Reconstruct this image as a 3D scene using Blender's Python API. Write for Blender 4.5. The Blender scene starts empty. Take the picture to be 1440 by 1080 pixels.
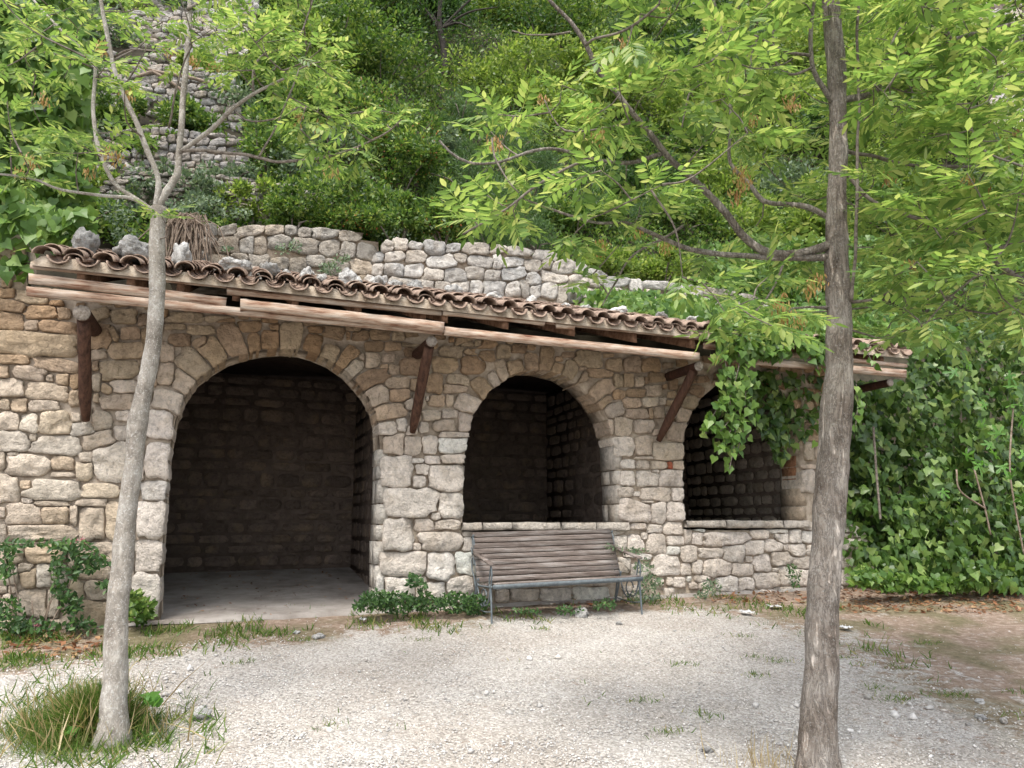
import bpy, math, random
import numpy as np
from mathutils import Vector, Matrix, noise
from mathutils.geometry import tessellate_polygon
random.seed(7); rng = np.random.default_rng(11)
R = math.radians
# ------------------------------------------------------------------ camera, sky, sun, exposure
sc = bpy.context.scene
FPX = 1060.0; EYE = 0.97; HOR = 735.0
TH = math.atan((HOR - 540) / FPX)
cam = bpy.data.cameras.new('camera'); co = bpy.data.objects.new('camera', cam)
sc.collection.objects.link(co); sc.camera = co
cam.sensor_fit = 'HORIZONTAL'; cam.sensor_width = 36; cam.lens = 36 * FPX / 1440
cam.clip_start = .05; cam.clip_end = 600
co.location = (0, 0, EYE); co.rotation_euler = (math.pi / 2 + TH, 0, 0)
SUN_EL, SUN_AZ = 62, 200          # azimuth measured clockwise from +Y
w = bpy.data.worlds.new('World'); sc.world = w; w.use_nodes = True
nt = w.node_tree; bg = nt.nodes['Background']
sky = nt.nodes.new('ShaderNodeTexSky'); sky.sky_type = 'NISHITA'; sky.sun_disc = False
sky.sun_elevation = R(SUN_EL); sky.sun_rotation = R(SUN_AZ); sky.dust_density = 3.0; sky.air_density = 1.0
hs = nt.nodes.new('ShaderNodeHueSaturation'); hs.inputs['Saturation'].default_value = .45
nt.links.new(sky.outputs[0], hs.inputs['Color']); nt.links.new(hs.outputs[0], bg.inputs[0]); bg.inputs[1].default_value = .15
sun = bpy.data.lights.new('sun', 'SUN'); sun.energy = 1.5; sun.angle = R(14); sun.color = (1, .96, .89)
so = bpy.data.objects.new('sun', sun); sc.collection.objects.link(so)
el, az = R(SUN_EL), R(SUN_AZ)
sd = Vector((math.sin(az) * math.cos(el), math.cos(az) * math.cos(el), math.sin(el)))
so.rotation_euler = sd.to_track_quat('Z', 'Y').to_euler(); so.location = sd * 40
sc.view_settings.view_transform = 'Standard'; sc.view_settings.look = 'None'
sc.view_settings.exposure = 1.38; sc.view_settings.gamma = 1; sc.view_settings.use_curve_mapping = False
sc.cycles.max_bounces = 8; sc.cycles.diffuse_bounces = 4; sc.cycles.transmission_bounces = 4

# ------------------------------------------------------------------ frames of reference
PHI = math.atan(.368); WY = 9.26
SD = np.array([math.cos(PHI), math.sin(PHI), 0.0])       # along the facade
ND = np.array([math.sin(PHI), -math.cos(PHI), 0.0])      # out of the facade, towards the yard
O = np.array([0.0, WY, 0.0]); CE = np.array([0, 0, EYE])
ct, st = math.cos(TH), math.sin(TH)
def W(s, n, h): return O + SD * s + ND * n + np.array([0, 0, h])
def ray(x, y):
    u = (x - 720) / FPX; v = (540 - y) / FPX
    return np.array([u, ct - v * st, st + v * ct])
def onplane(x, y, n):                                    # -> s, h on the plane n parallel to the facade
    d = ray(x, y); P0 = O + ND * n
    t = np.dot(P0 - CE, ND) / np.dot(d, ND); p = CE + d * t
    return float(np.dot(p - O, SD)), float(p[2])
def atdepth(x, y, Y):
    d = ray(x, y); return CE + d * (Y / d[1])
def sn(p): q = p - O; return q @ SD, q @ ND
def project(P):
    P = np.asarray(P, float); q = P - CE
    d = q[..., 1] * ct + q[..., 2] * st; up = q[..., 2] * ct - q[..., 1] * st
    return 720 + FPX * q[..., 0] / d, 540 - FPX * up / d
def gz(X, Y):
    X = np.asarray(X, float); Y = np.asarray(Y, float)
    s = X * SD[0] + (Y - WY) * SD[1]; n = X * ND[0] + (Y - WY) * ND[1]
    z = -.108 * np.clip(n, 0, 7) + .012 * np.clip(s, -8, 8)
    z = z + .015 * np.sin(X * 1.7 + .4) * np.sin(Y * 1.3) * np.clip(n, 0, 1)
    return z
def onground(x, y):
    d = ray(x, y); lo, hi = 1.0, 40.0
    for _ in range(50):
        m = (lo + hi) / 2; p = CE + d * m
        if p[2] > gz(p[0], p[1]): lo = m
        else: hi = m
    return CE + d * lo
def ongroundv(x, y):
    u = (x - 720) / FPX; v = (540 - y) / FPX; d = np.stack([u, ct - v * st, st + v * ct], 1); lo = np.full(len(x), 1.0); hi = np.full(len(x), 40.0)
    for _ in range(28):
        m = (lo + hi) / 2; p = CE + d * m[:, None]; a = p[:, 2] > gz(p[:, 0], p[:, 1]); lo = np.where(a, m, lo); hi = np.where(a, hi, m)
    return CE + d * lo[:, None]
def inpoly(px, py, poly):
    px = np.asarray(px, float); py = np.asarray(py, float); ins = np.zeros(px.shape, bool)
    k = len(poly)
    for i in range(k):
        x1, y1 = poly[i]; x2, y2 = poly[(i + 1) % k]
        if y1 == y2: continue
        c = ((y1 > py) != (y2 > py)) & (px < (x2 - x1) * (py - y1) / (y2 - y1) + x1)
        ins ^= c
    return ins
_T = rng.random((64, 64))
def vnoise(x, y):
    x = np.asarray(x, float); y = np.asarray(y, float)
    xi = np.floor(x).astype(int); yi = np.floor(y).astype(int); fx = x - xi; fy = y - yi
    fx = fx * fx * (3 - 2 * fx); fy = fy * fy * (3 - 2 * fy)
    g = lambda a, b: _T[a % 64, b % 64]
    return (g(xi, yi) * (1 - fx) + g(xi + 1, yi) * fx) * (1 - fy) + (g(xi, yi + 1) * (1 - fx) + g(xi + 1, yi + 1) * fx) * fy
def fbm(x, y, o=4): return sum(vnoise(x * 2 ** i + 7 * i, y * 2 ** i + 3 * i) * .5 ** (i + 1) for i in range(o))

# ------------------------------------------------------------------ object helpers
C = sc.collection
def link(o, parent=None):
    C.objects.link(o)
    if parent is not None:
        o.parent = parent; o.matrix_parent_inverse = Matrix.Identity(4)
    return o
_pos = {}
def wpos(o):
    v = Vector((0, 0, 0))
    while o is not None: v = v + o.location; o = o.parent
    return v
def thing(name, label, cat, loc=(0, 0, 0), group=None):
    o = bpy.data.objects.new(name, None); o.empty_display_size = .2; link(o); o.location = loc
    return tag(o, label, cat, group)
def tag(o, label=None, cat=None, group=None, kind=None):
    if label: o['label'] = label
    if cat: o['category'] = cat
    if group: o['group'] = group
    if kind: o['kind'] = kind
    return o
def mk(name, V, F, mat, parent=None, origin=None, smooth=True, col=None, kind=None):
    """one mesh object from world-space vertices; F = list of faces or an int array"""
    V = np.asarray(V, float).reshape(-1, 3)
    if origin is None: origin = V.mean(0)
    me = bpy.data.meshes.new(name)
    if isinstance(F, np.ndarray):
        k = F.shape[1]; loops = F.ravel(); nf = len(F); starts = np.arange(nf) * k
    else:
        loops = np.array([i for f in F for i in f]); ln = np.array([len(f) for f in F]); nf = len(F)
        starts = np.concatenate(([0], np.cumsum(ln)[:-1]))
    me.vertices.add(len(V)); me.loops.add(len(loops)); me.polygons.add(nf)
    me.vertices.foreach_set('co', (V - origin).ravel().astype(np.float32))
    me.loops.foreach_set('vertex_index', loops.astype(np.int32))
    me.polygons.foreach_set('loop_start', starts.astype(np.int32))
    if smooth: me.polygons.foreach_set('use_smooth', np.ones(nf, bool))
    me.update(calc_edges=True)
    if col is not None:
        a = me.attributes.new('Col', 'FLOAT_COLOR', 'POINT'); c = np.asarray(col, float)
        if c.ndim == 1: c = np.tile(c, (len(V), 1))
        a.data.foreach_set('color', np.hstack([c[:, :3], np.ones((len(V), 1))]).astype(np.float32).ravel())
    me.materials.append(mat)
    o = bpy.data.objects.new(name, me); link(o, parent)
    base = wpos(parent) if parent is not None else Vector((0, 0, 0))
    o.location = Vector(origin) - base
    if kind: o['kind'] = kind
    return o
class MB:
    def __init__(s): s.V = []; s.F = []; s.n = 0
    def add(s, V, F):
        V = np.asarray(V, float).reshape(-1, 3); s.V.append(V)
        s.F += [tuple(int(i) + s.n for i in f) for f in F]; s.n += len(V)
    def box8(s, P): s.add(P, [(0, 3, 2, 1), (4, 5, 6, 7), (0, 1, 5, 4), (1, 2, 6, 5), (2, 3, 7, 6), (3, 0, 4, 7)])
    def tube(s, pts, rad, k=6, cap=True):
        V, F = tube(pts, rad, k, cap); s.add(V, F)
    def build(s, name, mat, parent=None, **kw): return mk(name, np.vstack(s.V), s.F, mat, parent, **kw)
def tube(pts, rad, k=6, cap=True, rough=0, freq=6):
    pts = np.asarray(pts, float); m = len(pts); rad = np.broadcast_to(np.asarray(rad, float), (m,))
    T = np.gradient(pts, axis=0); T /= np.linalg.norm(T, axis=1)[:, None] + 1e-9
    ref = np.array([0, 0, 1.0]) if abs(T[0][2]) < .9 else np.array([1.0, 0, 0])
    V = []
    u = np.cross(T[0], ref); u /= np.linalg.norm(u)
    for i in range(m):
        u = u - T[i] * np.dot(u, T[i]); u /= np.linalg.norm(u) + 1e-9; v = np.cross(T[i], u)
        for j in range(k):
            a = 2 * math.pi * j / k; d = u * math.cos(a) + v * math.sin(a); r = rad[i]
            if rough:
                q = (pts[i] + d * r)
                r *= 1 + rough * (noise.fractal(Vector(q * freq), 1, 2, 4) + .5 * noise.noise(Vector((d[0] * 1.5 + 3, d[1] * 1.5, q[2] * freq * .25))))
            V.append(pts[i] + d * r)
    F = [(i * k + j, i * k + (j + 1) % k, (i + 1) * k + (j + 1) % k, (i + 1) * k + j) for i in range(m - 1) for j in range(k)]
    if cap: F.append(tuple(range(k))[::-1]); F.append(tuple((m - 1) * k + j for j in range(k)))
    return V, F
def smoothline(P, step):
    """Catmull-Rom through rows of P (any number of columns; first three are positions)"""
    P = np.asarray(P, float); Q = np.vstack([2 * P[0] - P[1], P, 2 * P[-1] - P[-2]]); out = []
    for i in range(1, len(Q) - 2):
        k = max(1, int(np.linalg.norm(Q[i + 1][:3] - Q[i][:3]) / step))
        for j in range(k):
            t = j / k; a, b, c, d = Q[i - 1], Q[i], Q[i + 1], Q[i + 2]
            out.append(.5 * (2 * b + (c - a) * t + (2 * a - 5 * b + 4 * c - d) * t * t + (3 * b - a - 3 * c + d) * t ** 3))
    out.append(Q[-2]); return np.array(out)

# ------------------------------------------------------------------ materials
def mat(name):
    m = bpy.data.materials.new(name); m.use_nodes = True; t = m.node_tree
    return m, t, t.nodes['Principled BSDF'], (lambda ty, **k: _n(t, ty, **k)), t.links.new
def _n(t, ty, **k):
    n = t.nodes.new('ShaderNode' + ty)
    for a, b in k.items():
        if a in n.inputs: n.inputs[a].default_value = b
        else: setattr(n, a, b)
    return n
def ramp(t, stops):
    n = t.nodes.new('ShaderNodeValToRGB'); e = n.color_ramp.elements
    while len(e) < len(stops): e.new(.5)
    for i, (p, c) in enumerate(stops): e[i].position = p; e[i].color = (*c, 1) if len(c) == 3 else c
    return n
def g3(v): return (v, v, v)
def stone_mat(name, bump=.6, lichen=.35, mottle=.5):
    m, t, b, N, L = mat(name); geo = N('NewGeometry'); at = N('Attribute', attribute_name='Col')
    n1 = N('TexNoise', Scale=7.0, Detail=8.0, Roughness=.65); L(geo.outputs['Position'], n1.inputs['Vector'])
    r1 = ramp(t, [(.3, g3(1 - mottle)), (.7, g3(1.15))]); L(n1.outputs[0], r1.inputs[0])
    mx = N('MixRGB', blend_type='MULTIPLY', Fac=1.0); L(at.outputs[0], mx.inputs[1]); L(r1.outputs[0], mx.inputs[2])
    n2 = N('TexNoise', Scale=23.0, Detail=6.0, Roughness=.7); L(geo.outputs['Position'], n2.inputs['Vector'])
    r2 = ramp(t, [(.53, g3(0)), (.66, g3(lichen))]); L(n2.outputs[0], r2.inputs[0])
    m2 = N('MixRGB', blend_type='MIX'); L(r2.outputs[0], m2.inputs[0]); L(mx.outputs[0], m2.inputs[1]); m2.inputs[2].default_value = (.17, .13, .09, 1)
    n4 = N('TexNoise', Scale=3.1, Detail=5.0); L(geo.outputs['Position'], n4.inputs['Vector'])
    r4 = ramp(t, [(.52, g3(0)), (.7, g3(.28))]); L(n4.outputs[0], r4.inputs[0])
    m3 = N('MixRGB', blend_type='MIX'); L(r4.outputs[0], m3.inputs[0]); L(m2.outputs[0], m3.inputs[1]); m3.inputs[2].default_value = (.42, .30, .17, 1)
    L(m3.outputs[0], b.inputs['Base Color']); b.inputs['Roughness'].default_value = .93; b.inputs['Specular IOR Level'].default_value = .2
    n3 = N('TexNoise', Scale=17.0, Detail=11.0, Roughness=.74, Distortion=.4); L(geo.outputs['Position'], n3.inputs['Vector'])
    vo = N('TexVoronoi', Scale=42.0); L(geo.outputs['Position'], vo.inputs['Vector'])
    ad = N('Math', operation='MULTIPLY_ADD'); L(vo.outputs['Distance'], ad.inputs[0]); ad.inputs[1].default_value = .16; L(n3.outputs[0], ad.inputs[2])
    bp = N('Bump', Strength=bump, Distance=.075); L(ad.outputs[0], bp.inputs['Height']); L(bp.outputs[0], b.inputs['Normal'])
    # fine grain, tone darker where the bump is low
    r6 = ramp(t, [(.36, g3(.66)), (.52, g3(1.12))]); L(n3.outputs[0], r6.inputs[0]); m4 = N('MixRGB', blend_type='MULTIPLY', Fac=.8); L(m3.outputs[0], m4.inputs[1]); L(r6.outputs[0], m4.inputs[2]); L(m4.outputs[0], b.inputs['Base Color'])
    return m
def noisy_mat(name, c1, c2, scale=8, rough=.9, bump=.4, bscale=40, bdist=.02, stretch=None, c3=None, spec=.2):
    m, t, b, N, L = mat(name); geo = N('NewGeometry'); vec = geo.outputs['Position']
    if stretch is not None:
        mp = N('Mapping'); mp.inputs['Rotation'].default_value = stretch[0]; mp.inputs['Scale'].default_value = stretch[1]
        mp.vector_type = 'POINT'; mp2 = N('Mapping'); mp2.inputs['Rotation'].default_value = stretch[0]
        mp.inputs['Rotation'].default_value = (0, 0, 0); L(vec, mp2.inputs['Vector']); L(mp2.outputs[0], mp.inputs['Vector']); vec = mp.outputs[0]
    n1 = N('TexNoise', Scale=scale, Detail=8.0, Roughness=.65); L(vec, n1.inputs['Vector'])
    st_ = [(.34, c1), (.64, c2)] + ([(.74, c3)] if c3 else [])
    r1 = ramp(t, st_); L(n1.outputs[0], r1.inputs[0]); L(r1.outputs[0], b.inputs['Base Color'])
    b.inputs['Roughness'].default_value = rough; b.inputs['Specular IOR Level'].default_value = spec
    n3 = N('TexNoise', Scale=bscale, Detail=8.0, Roughness=.7); L(vec, n3.inputs['Vector'])
    bp = N('Bump', Strength=bump, Distance=bdist); L(n3.outputs[0], bp.inputs['Height']); L(bp.outputs[0], b.inputs['Normal'])
    return m
def leaf_mat(name, stops, trans=.4, rough=.45, spec=.35, tint=1.5):
    m, t, b, N, L = mat(name); geo = N('NewGeometry'); oi = N('ObjectInfo')
    ad = N('Math', operation='ADD'); L(geo.outputs['Random Per Island'], ad.inputs[0]); L(oi.outputs['Random'], ad.inputs[1])
    fr = N('Math', operation='FRACT'); L(ad.outputs[0], fr.inputs[0])
    r = ramp(t, stops); L(fr.outputs[0], r.inputs[0])
    L(r.outputs[0], b.inputs['Base Color']); b.inputs['Roughness'].default_value = rough; b.inputs['Specular IOR Level'].default_value = spec
    tr = N('BsdfTranslucent'); mu = N('MixRGB', blend_type='MULTIPLY', Fac=1.0); L(r.outputs[0], mu.inputs[1]); mu.inputs[2].default_value = (tint * 1.08, tint * 1.06, tint * .78, 1)
    L(mu.outputs[0], tr.inputs[0]); mx = N('MixShader', Fac=trans); out = t.nodes['Material Output']
    L(b.outputs[0], mx.inputs[1]); L(tr.outputs[0], mx.inputs[2]); L(mx.outputs[0], out.inputs['Surface'])
    return m
M_stone = stone_mat('limestone', 1.0, .26, .3); M_rock = stone_mat('grey_limestone_rock', .9, .45, .6)
M_mortar = noisy_mat('lime_mortar', (.19, .145, .105), (.50, .42, .335), 6.5, bump=.8, bscale=45, bdist=.02, c3=(.55, .47, .38))
SR = (0, 0, -PHI)
def wood_mat(name, stops, grain=.5, gscale=(1.6, 14, 120), pscale=(1.2, 3, 9), bump=.4):
    m, t, b, N, L = mat(name); geo = N('NewGeometry'); oi = N('ObjectInfo')
    mp = N('Mapping'); mp.inputs['Rotation'].default_value = (0, 0, -PHI); L(geo.outputs['Position'], mp.inputs['Vector'])
    ov = N('VectorMath', operation='SCALE'); ov.inputs['Scale'].default_value = 1.0
    cb = N('CombineXYZ'); mu = N('Math', operation='MULTIPLY'); L(oi.outputs['Random'], mu.inputs[0]); mu.inputs[1].default_value = 37.0
    for i in range(3): L(mu.outputs[0], cb.inputs[i])
    av = N('VectorMath', operation='ADD'); L(mp.outputs[0], av.inputs[0]); L(cb.outputs[0], av.inputs[1])
    def sc_(v):
        q = N('Mapping'); q.inputs['Scale'].default_value = v; L(av.outputs[0], q.inputs['Vector']); return q.outputs[0]
    n1 = N('TexNoise', Scale=2.2, Detail=7.0, Roughness=.65); L(sc_(pscale), n1.inputs['Vector']); r1 = ramp(t, stops); L(n1.outputs[0], r1.inputs[0])
    n2 = N('TexNoise', Scale=1.6, Detail=6.0, Roughness=.75, Distortion=.3); L(sc_(gscale), n2.inputs['Vector']); r2 = ramp(t, [(.36, g3(1 - grain)), (.5, g3(1))]); L(n2.outputs[0], r2.inputs[0])
    mx = N('MixRGB', blend_type='MULTIPLY', Fac=1.0); L(r1.outputs[0], mx.inputs[1]); L(r2.outputs[0], mx.inputs[2])
    r3 = ramp(t, [(0, g3(.78)), (1, g3(1.12))]); L(oi.outputs['Random'], r3.inputs[0]); m2 = N('MixRGB', blend_type='MULTIPLY', Fac=1.0); L(mx.outputs[0], m2.inputs[1]); L(r3.outputs[0], m2.inputs[2])
    L(m2.outputs[0], b.inputs['Base Color']); b.inputs['Roughness'].default_value = .88; b.inputs['Specular IOR Level'].default_value = .2
    bp = N('Bump', Strength=bump, Distance=.02); L(n2.outputs[0], bp.inputs['Height']); L(bp.outputs[0], b.inputs['Normal'])
    return m
M_board = wood_mat('weathered_board', [(.34, (.17, .075, .045)), (.45, (.36, .24, .17)), (.58, (.50, .40, .32)), (.72, (.58, .51, .44))], .65)
M_log = noisy_mat('dark_log', (.022, .011, .008), (.07, .032, .02), 10, .75, .5, 14, .02, (SR, (3, 3, .4)))
M_logend = noisy_mat('log_end', (.09, .07, .055), (.27, .235, .20), 30, .9, .9, 50, .01)
M_rafter = noisy_mat('rafter_wood', (.10, .05, .03), (.24, .14, .09), 12, .9, .5)
M_deck = noisy_mat('shade_darkened_boards', (.025, .016, .012), (.06, .04, .03), 12, .9, .5)  # colour darkened so gaps under the eave read as deep shade
M_shadewall = noisy_mat('shade_darkened_wall', (.09, .068, .055), (.175, .135, .11), 6, bump=.8, bscale=30)  # inner walls: shade of the rooms put into a darkened colour
M_tile = noisy_mat('clay_tile', (.13, .09, .07), (.37, .275, .215), 9, .95, .6, 50, .012, None, (.42, .37, .31))
M_slat = wood_mat('bench_slat', [(.32, (.12, .09, .075)), (.5, (.25, .205, .18)), (.68, (.39, .355, .33))], .6, (1.3, 30, 90), (1.0, 5, 9), .8)
M_iron = noisy_mat('grey_painted_iron', (.07, .085, .095), (.14, .16, .17), 25, .55, .2, spec=.4)
def bark_mat(name, dark, mid, light, fiss, spots, fs=(9, 9, 1.5)):
    m, t, b, N, L = mat(name); geo = N('NewGeometry'); P_ = geo.outputs['Position']
    n1 = N('TexNoise', Scale=4.5, Detail=9.0, Roughness=.7); L(P_, n1.inputs['Vector']); r1 = ramp(t, [(.33, dark), (.5, mid), (.68, light)]); L(n1.outputs[0], r1.inputs[0])
    mp = N('Mapping'); mp.inputs['Scale'].default_value = fs; L(P_, mp.inputs['Vector'])
    n2 = N('TexNoise', Scale=3.4, Detail=8.0, Roughness=.72, Distortion=.5); L(mp.outputs[0], n2.inputs['Vector'])
    ab = N('Math', operation='SUBTRACT'); L(n2.outputs[0], ab.inputs[0]); ab.inputs[1].default_value = .5; a2 = N('Math', operation='ABSOLUTE'); L(ab.outputs[0], a2.inputs[0])
    r2 = ramp(t, [(.0, g3(1 - fiss)), (.035, g3(.95)), (.12, g3(1.12))]); L(a2.outputs[0], r2.inputs[0])
    mx = N('MixRGB', blend_type='MULTIPLY', Fac=1.0); L(r1.outputs[0], mx.inputs[1]); L(r2.outputs[0], mx.inputs[2])
    n3 = N('TexNoise', Scale=75.0, Detail=4.0, Roughness=.7); L(P_, n3.inputs['Vector']); r3 = ramp(t, [(.56, g3(0)), (.64, g3(spots))]); L(n3.outputs[0], r3.inputs[0])
    m3 = N('MixRGB'); L(r3.outputs[0], m3.inputs[0]); L(mx.outputs[0], m3.inputs[1]); m3.inputs[2].default_value = (.68, .67, .64, 1); L(m3.outputs[0], b.inputs['Base Color'])
    b.inputs['Roughness'].default_value = .93; b.inputs['Specular IOR Level'].default_value = .15
    mr = N('MapRange'); L(a2.outputs[0], mr.inputs[0]); mr.inputs[1].default_value = 0; mr.inputs[2].default_value = .12
    ad = N('Math', operation='MULTIPLY_ADD'); L(n3.outputs[0], ad.inputs[0]); ad.inputs[1].default_value = .35; L(mr.outputs[0], ad.inputs[2])
    bp = N('Bump', Strength=min(1, fiss * 1.6), Distance=.018); L(ad.outputs[0], bp.inputs['Height']); L(bp.outputs[0], b.inputs['Normal'])
    return m
M_barkL = bark_mat('pale_ash_bark', (.17, .145, .12), (.32, .29, .25), (.45, .425, .385), .3, .5, (7, 7, 3))
M_barkR = bark_mat('rough_ash_bark', (.19, .15, .12), (.36, .31, .265), (.52, .47, .42), .6, .4, (6, 6, 1.3))
M_twig = noisy_mat('twig_bark', (.07, .055, .045), (.22, .19, .16), 30)
M_shoot = noisy_mat('young_shoot_bark', (.16, .13, .04), (.30, .24, .09), 20)
M_root = noisy_mat('dry_root', (.14, .10, .07), (.30, .24, .19), 20)
M_ash = leaf_mat('ash_leaf', [(0, (.075, .14, .035)), (.4, (.15, .245, .06)), (.75, (.235, .33, .085)), (1, (.37, .41, .15))], .48, tint=1.4)
M_seed = leaf_mat('ash_seed', [(0, (.26, .13, .05)), (.5, (.38, .24, .09)), (1, (.42, .34, .13))], .35)
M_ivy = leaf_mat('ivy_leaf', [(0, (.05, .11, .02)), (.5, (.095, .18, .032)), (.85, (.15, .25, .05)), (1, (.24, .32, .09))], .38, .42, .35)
M_ivyd = leaf_mat('shaded_ivy_leaf', [(0, (.03, .07, .014)), (.5, (.07, .135, .026)), (.8, (.12, .20, .04)), (1, (.21, .28, .08))], .3, .38, .45)  # darker copy of the ivy leaf, deep shade put into its colour
M_fig = leaf_mat('fig_leaf', [(0, (.06, .16, .025)), (1, (.12, .26, .045))], .4)
M_sh = [leaf_mat('shrub_leaf', [(0, (.03, .07, .014)), (.45, (.075, .145, .025)), (.8, (.14, .22, .04)), (1, (.24, .29, .07))], .38),
        leaf_mat('bright_shrub_leaf', [(0, (.07, .12, .02)), (.45, (.14, .22, .035)), (.8, (.22, .30, .06)), (1, (.31, .36, .10))], .45),
        leaf_mat('dark_tree_leaf', [(0, (.02, .05, .012)), (.6, (.04, .09, .018)), (1, (.08, .15, .03))], .3),
        leaf_mat('greygreen_leaf', [(0, (.06, .10, .055)), (.6, (.11, .16, .085)), (1, (.2, .26, .15))], .3),
        leaf_mat('feathery_leaf', [(0, (.04, .085, .03)), (.6, (.07, .13, .045)), (1, (.12, .19, .06))], .35)]
M_berry = leaf_mat('orange_berry', [(0, (.30, .08, .03)), (1, (.42, .22, .06))], .1)
M_grass = leaf_mat('grass', [(0, (.05, .10, .015)), (.6, (.10, .18, .03)), (.85, (.18, .22, .06)), (1, (.34, .28, .13))], .4)
M_straw = leaf_mat('straw', [(0, (.26, .19, .09)), (1, (.42, .34, .19))], .3)
M_weed = leaf_mat('weed_leaf', [(0, (.025, .06, .018)), (.7, (.05, .11, .03)), (1, (.09, .17, .04))], .3)
M_dead = leaf_mat('dead_leaf', [(0, (.13, .05, .025)), (.6, (.25, .12, .06)), (1, (.34, .22, .12))], .15)
M_pink = leaf_mat('pink_petal', [(0, (.5, .13, .22)), (1, (.6, .25, .3))], .3)
M_pebble = stone_mat('pebble', .15, .1, .15)
M_hill = noisy_mat('hillside_soil', (.02, .018, .012), (.06, .05, .032), 3, bump=.6)
M_floor = noisy_mat('dusty_floor', (.19, .165, .145), (.36, .33, .30), 2.2, .95, .5, 30, .015)
M_scrap = noisy_mat('white_scrap', (.42, .42, .42), (.6, .6, .6), 10)

# ------------------------------------------------------------------ ground
GB = [(-200, 940), (0, 938), (150, 930), (200, 922), (350, 903), (500, 893), (620, 884), (690, 880), (760, 873), (900, 858), (960, 853), (1060, 868), (1120, 885), (1190, 905), (1260, 940), (1340, 985), (1440, 1015), (1600, 1040), (3000, 1080)]
def bound(x): return np.interp(x, [p[0] for p in GB], [p[1] for p in GB])
def soilmask(P):
    x, y = project(P); nz = fbm(P[:, 0] * 1.6, P[:, 1] * 1.6) - .5
    vis = P[:, 1] > .5
    width = np.interp(x, [0, 900, 1100, 1250, 1500], [26, 22, 60, 210, 300])
    m = (bound(x) + nz * 90 * np.interp(x, [0, 1000, 1300], [.5, .5, 1.6]) - y) / width + .5
    s, n = sn(P)
    return np.where(vis & (n < 8), np.clip(m, 0, 1), 0)
gx = np.concatenate([np.linspace(-200, -8, 14), np.arange(-7.5, 9, .07), np.linspace(9.5, 200, 14)])
gy = np.concatenate([np.linspace(-200, 1.5, 14), np.arange(1.8, 13.5, .07), np.linspace(14, 200, 12)])
GX, GY = np.meshgrid(gx, gy); P = np.stack([GX.ravel(), GY.ravel(), gz(GX, GY).ravel()], 1)
ss, nn = sn(P)
P[:, 2] += np.where((nn < 8) & (nn > .1), (fbm(P[:, 0] * 5, P[:, 1] * 5) - .5) * .035, 0)
nx = len(gx); idx = np.arange(len(P)).reshape(len(gy), nx)
F = np.stack([idx[:-1, :-1], idx[:-1, 1:], idx[1:, 1:], idx[1:, :-1]], -1).reshape(-1, 4)
sm = soilmask(P); px, py = project(P)
gr = np.clip((fbm(P[:, 0] * 2.3 + 9, P[:, 1] * 2.3) - .40) * 5, 0, 1) * sm * (py > 845 - 0 * px)
def ground_mat():
    m, t, b, N, L = mat('gravel_ground'); geo = N('NewGeometry'); at = N('Attribute', attribute_name='Col'); sp = N('SeparateColor')
    L(at.outputs[0], sp.inputs[0]); v = geo.outputs['Position']
    vo = N('TexVoronoi', Scale=62.0, Randomness=1.0); L(v, vo.inputs['Vector'])
    r1 = ramp(t, [(0, (.25, .230, .205)), (.5, (.41, .383, .35)), (1, (.60, .57, .53))]); L(vo.outputs['Color'], r1.inputs[0])
    n0 = N('TexNoise', Scale=1.1, Detail=6.0); L(v, n0.inputs['Vector']); r0 = ramp(t, [(.35, (.86, .83, .80)), (.65, (1, 1, 1))]); L(n0.outputs[0], r0.inputs[0])
    mm = N('MixRGB', blend_type='MULTIPLY', Fac=1.0); L(r1.outputs[0], mm.inputs[1]); L(r0.outputs[0], mm.inputs[2])
    n2 = N('TexNoise', Scale=14.0, Detail=8.0, Roughness=.7); L(v, n2.inputs['Vector'])
    rs = ramp(t, [(.3, (.15, .105, .075)), (.55, (.28, .21, .16)), (.7, (.40, .34, .29))]); L(n2.outputs[0], rs.inputs[0])
    rg = ramp(t, [(.3, (.07, .07, .03)), (.7, (.19, .17, .09))]); L(n2.outputs[0], rg.inputs[0])
    th = N('Math', operation='ADD'); L(sp.outputs[0], th.inputs[0])
    n5 = N('TexNoise', Scale=9.0, Detail=7.0, Roughness=.75); L(v, n5.inputs['Vector'])
    s5 = N('MapRange'); L(n5.outputs[0], s5.inputs[0]); s5.inputs[1].default_value = .3; s5.inputs[2].default_value = .7; s5.inputs[3].default_value = -.7; s5.inputs[4].default_value = .7
    L(s5.outputs[0], th.inputs[1]); r5 = ramp(t, [(.35, g3(0)), (.6, g3(1))]); L(th.outputs[0], r5.inputs[0])
    m1 = N('MixRGB'); L(r5.outputs[0], m1.inputs[0]); L(mm.outputs[0], m1.inputs[1]); L(rs.outputs[0], m1.inputs[2])
    m2 = N('MixRGB'); L(sp.outputs[1], m2.inputs[0]); L(m1.outputs[0], m2.inputs[1]); L(rg.outputs[0], m2.inputs[2])
    L(m2.outputs[0], b.inputs['Base Color']); b.inputs['Roughness'].default_value = .95; b.inputs['Specular IOR Level'].default_value = .15
    bp = N('Bump', Strength=.9, Distance=.012); L(vo.outputs['Distance'], bp.inputs['Height']); bp.invert = True
    b2 = N('Bump', Strength=.5, Distance=.03); L(n2.outputs[0], b2.inputs['Height']); L(bp.outputs[0], b2.inputs['Normal']); L(b2.outputs[0], b.inputs['Normal'])
    return m
ground = mk('ground', P, F, ground_mat(), origin=np.zeros(3), col=np.stack([sm, gr * .8, sm * 0], 1)); tag(ground, 'pale gravel yard turning to brown earth along the wall', 'ground', kind='structure')

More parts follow.
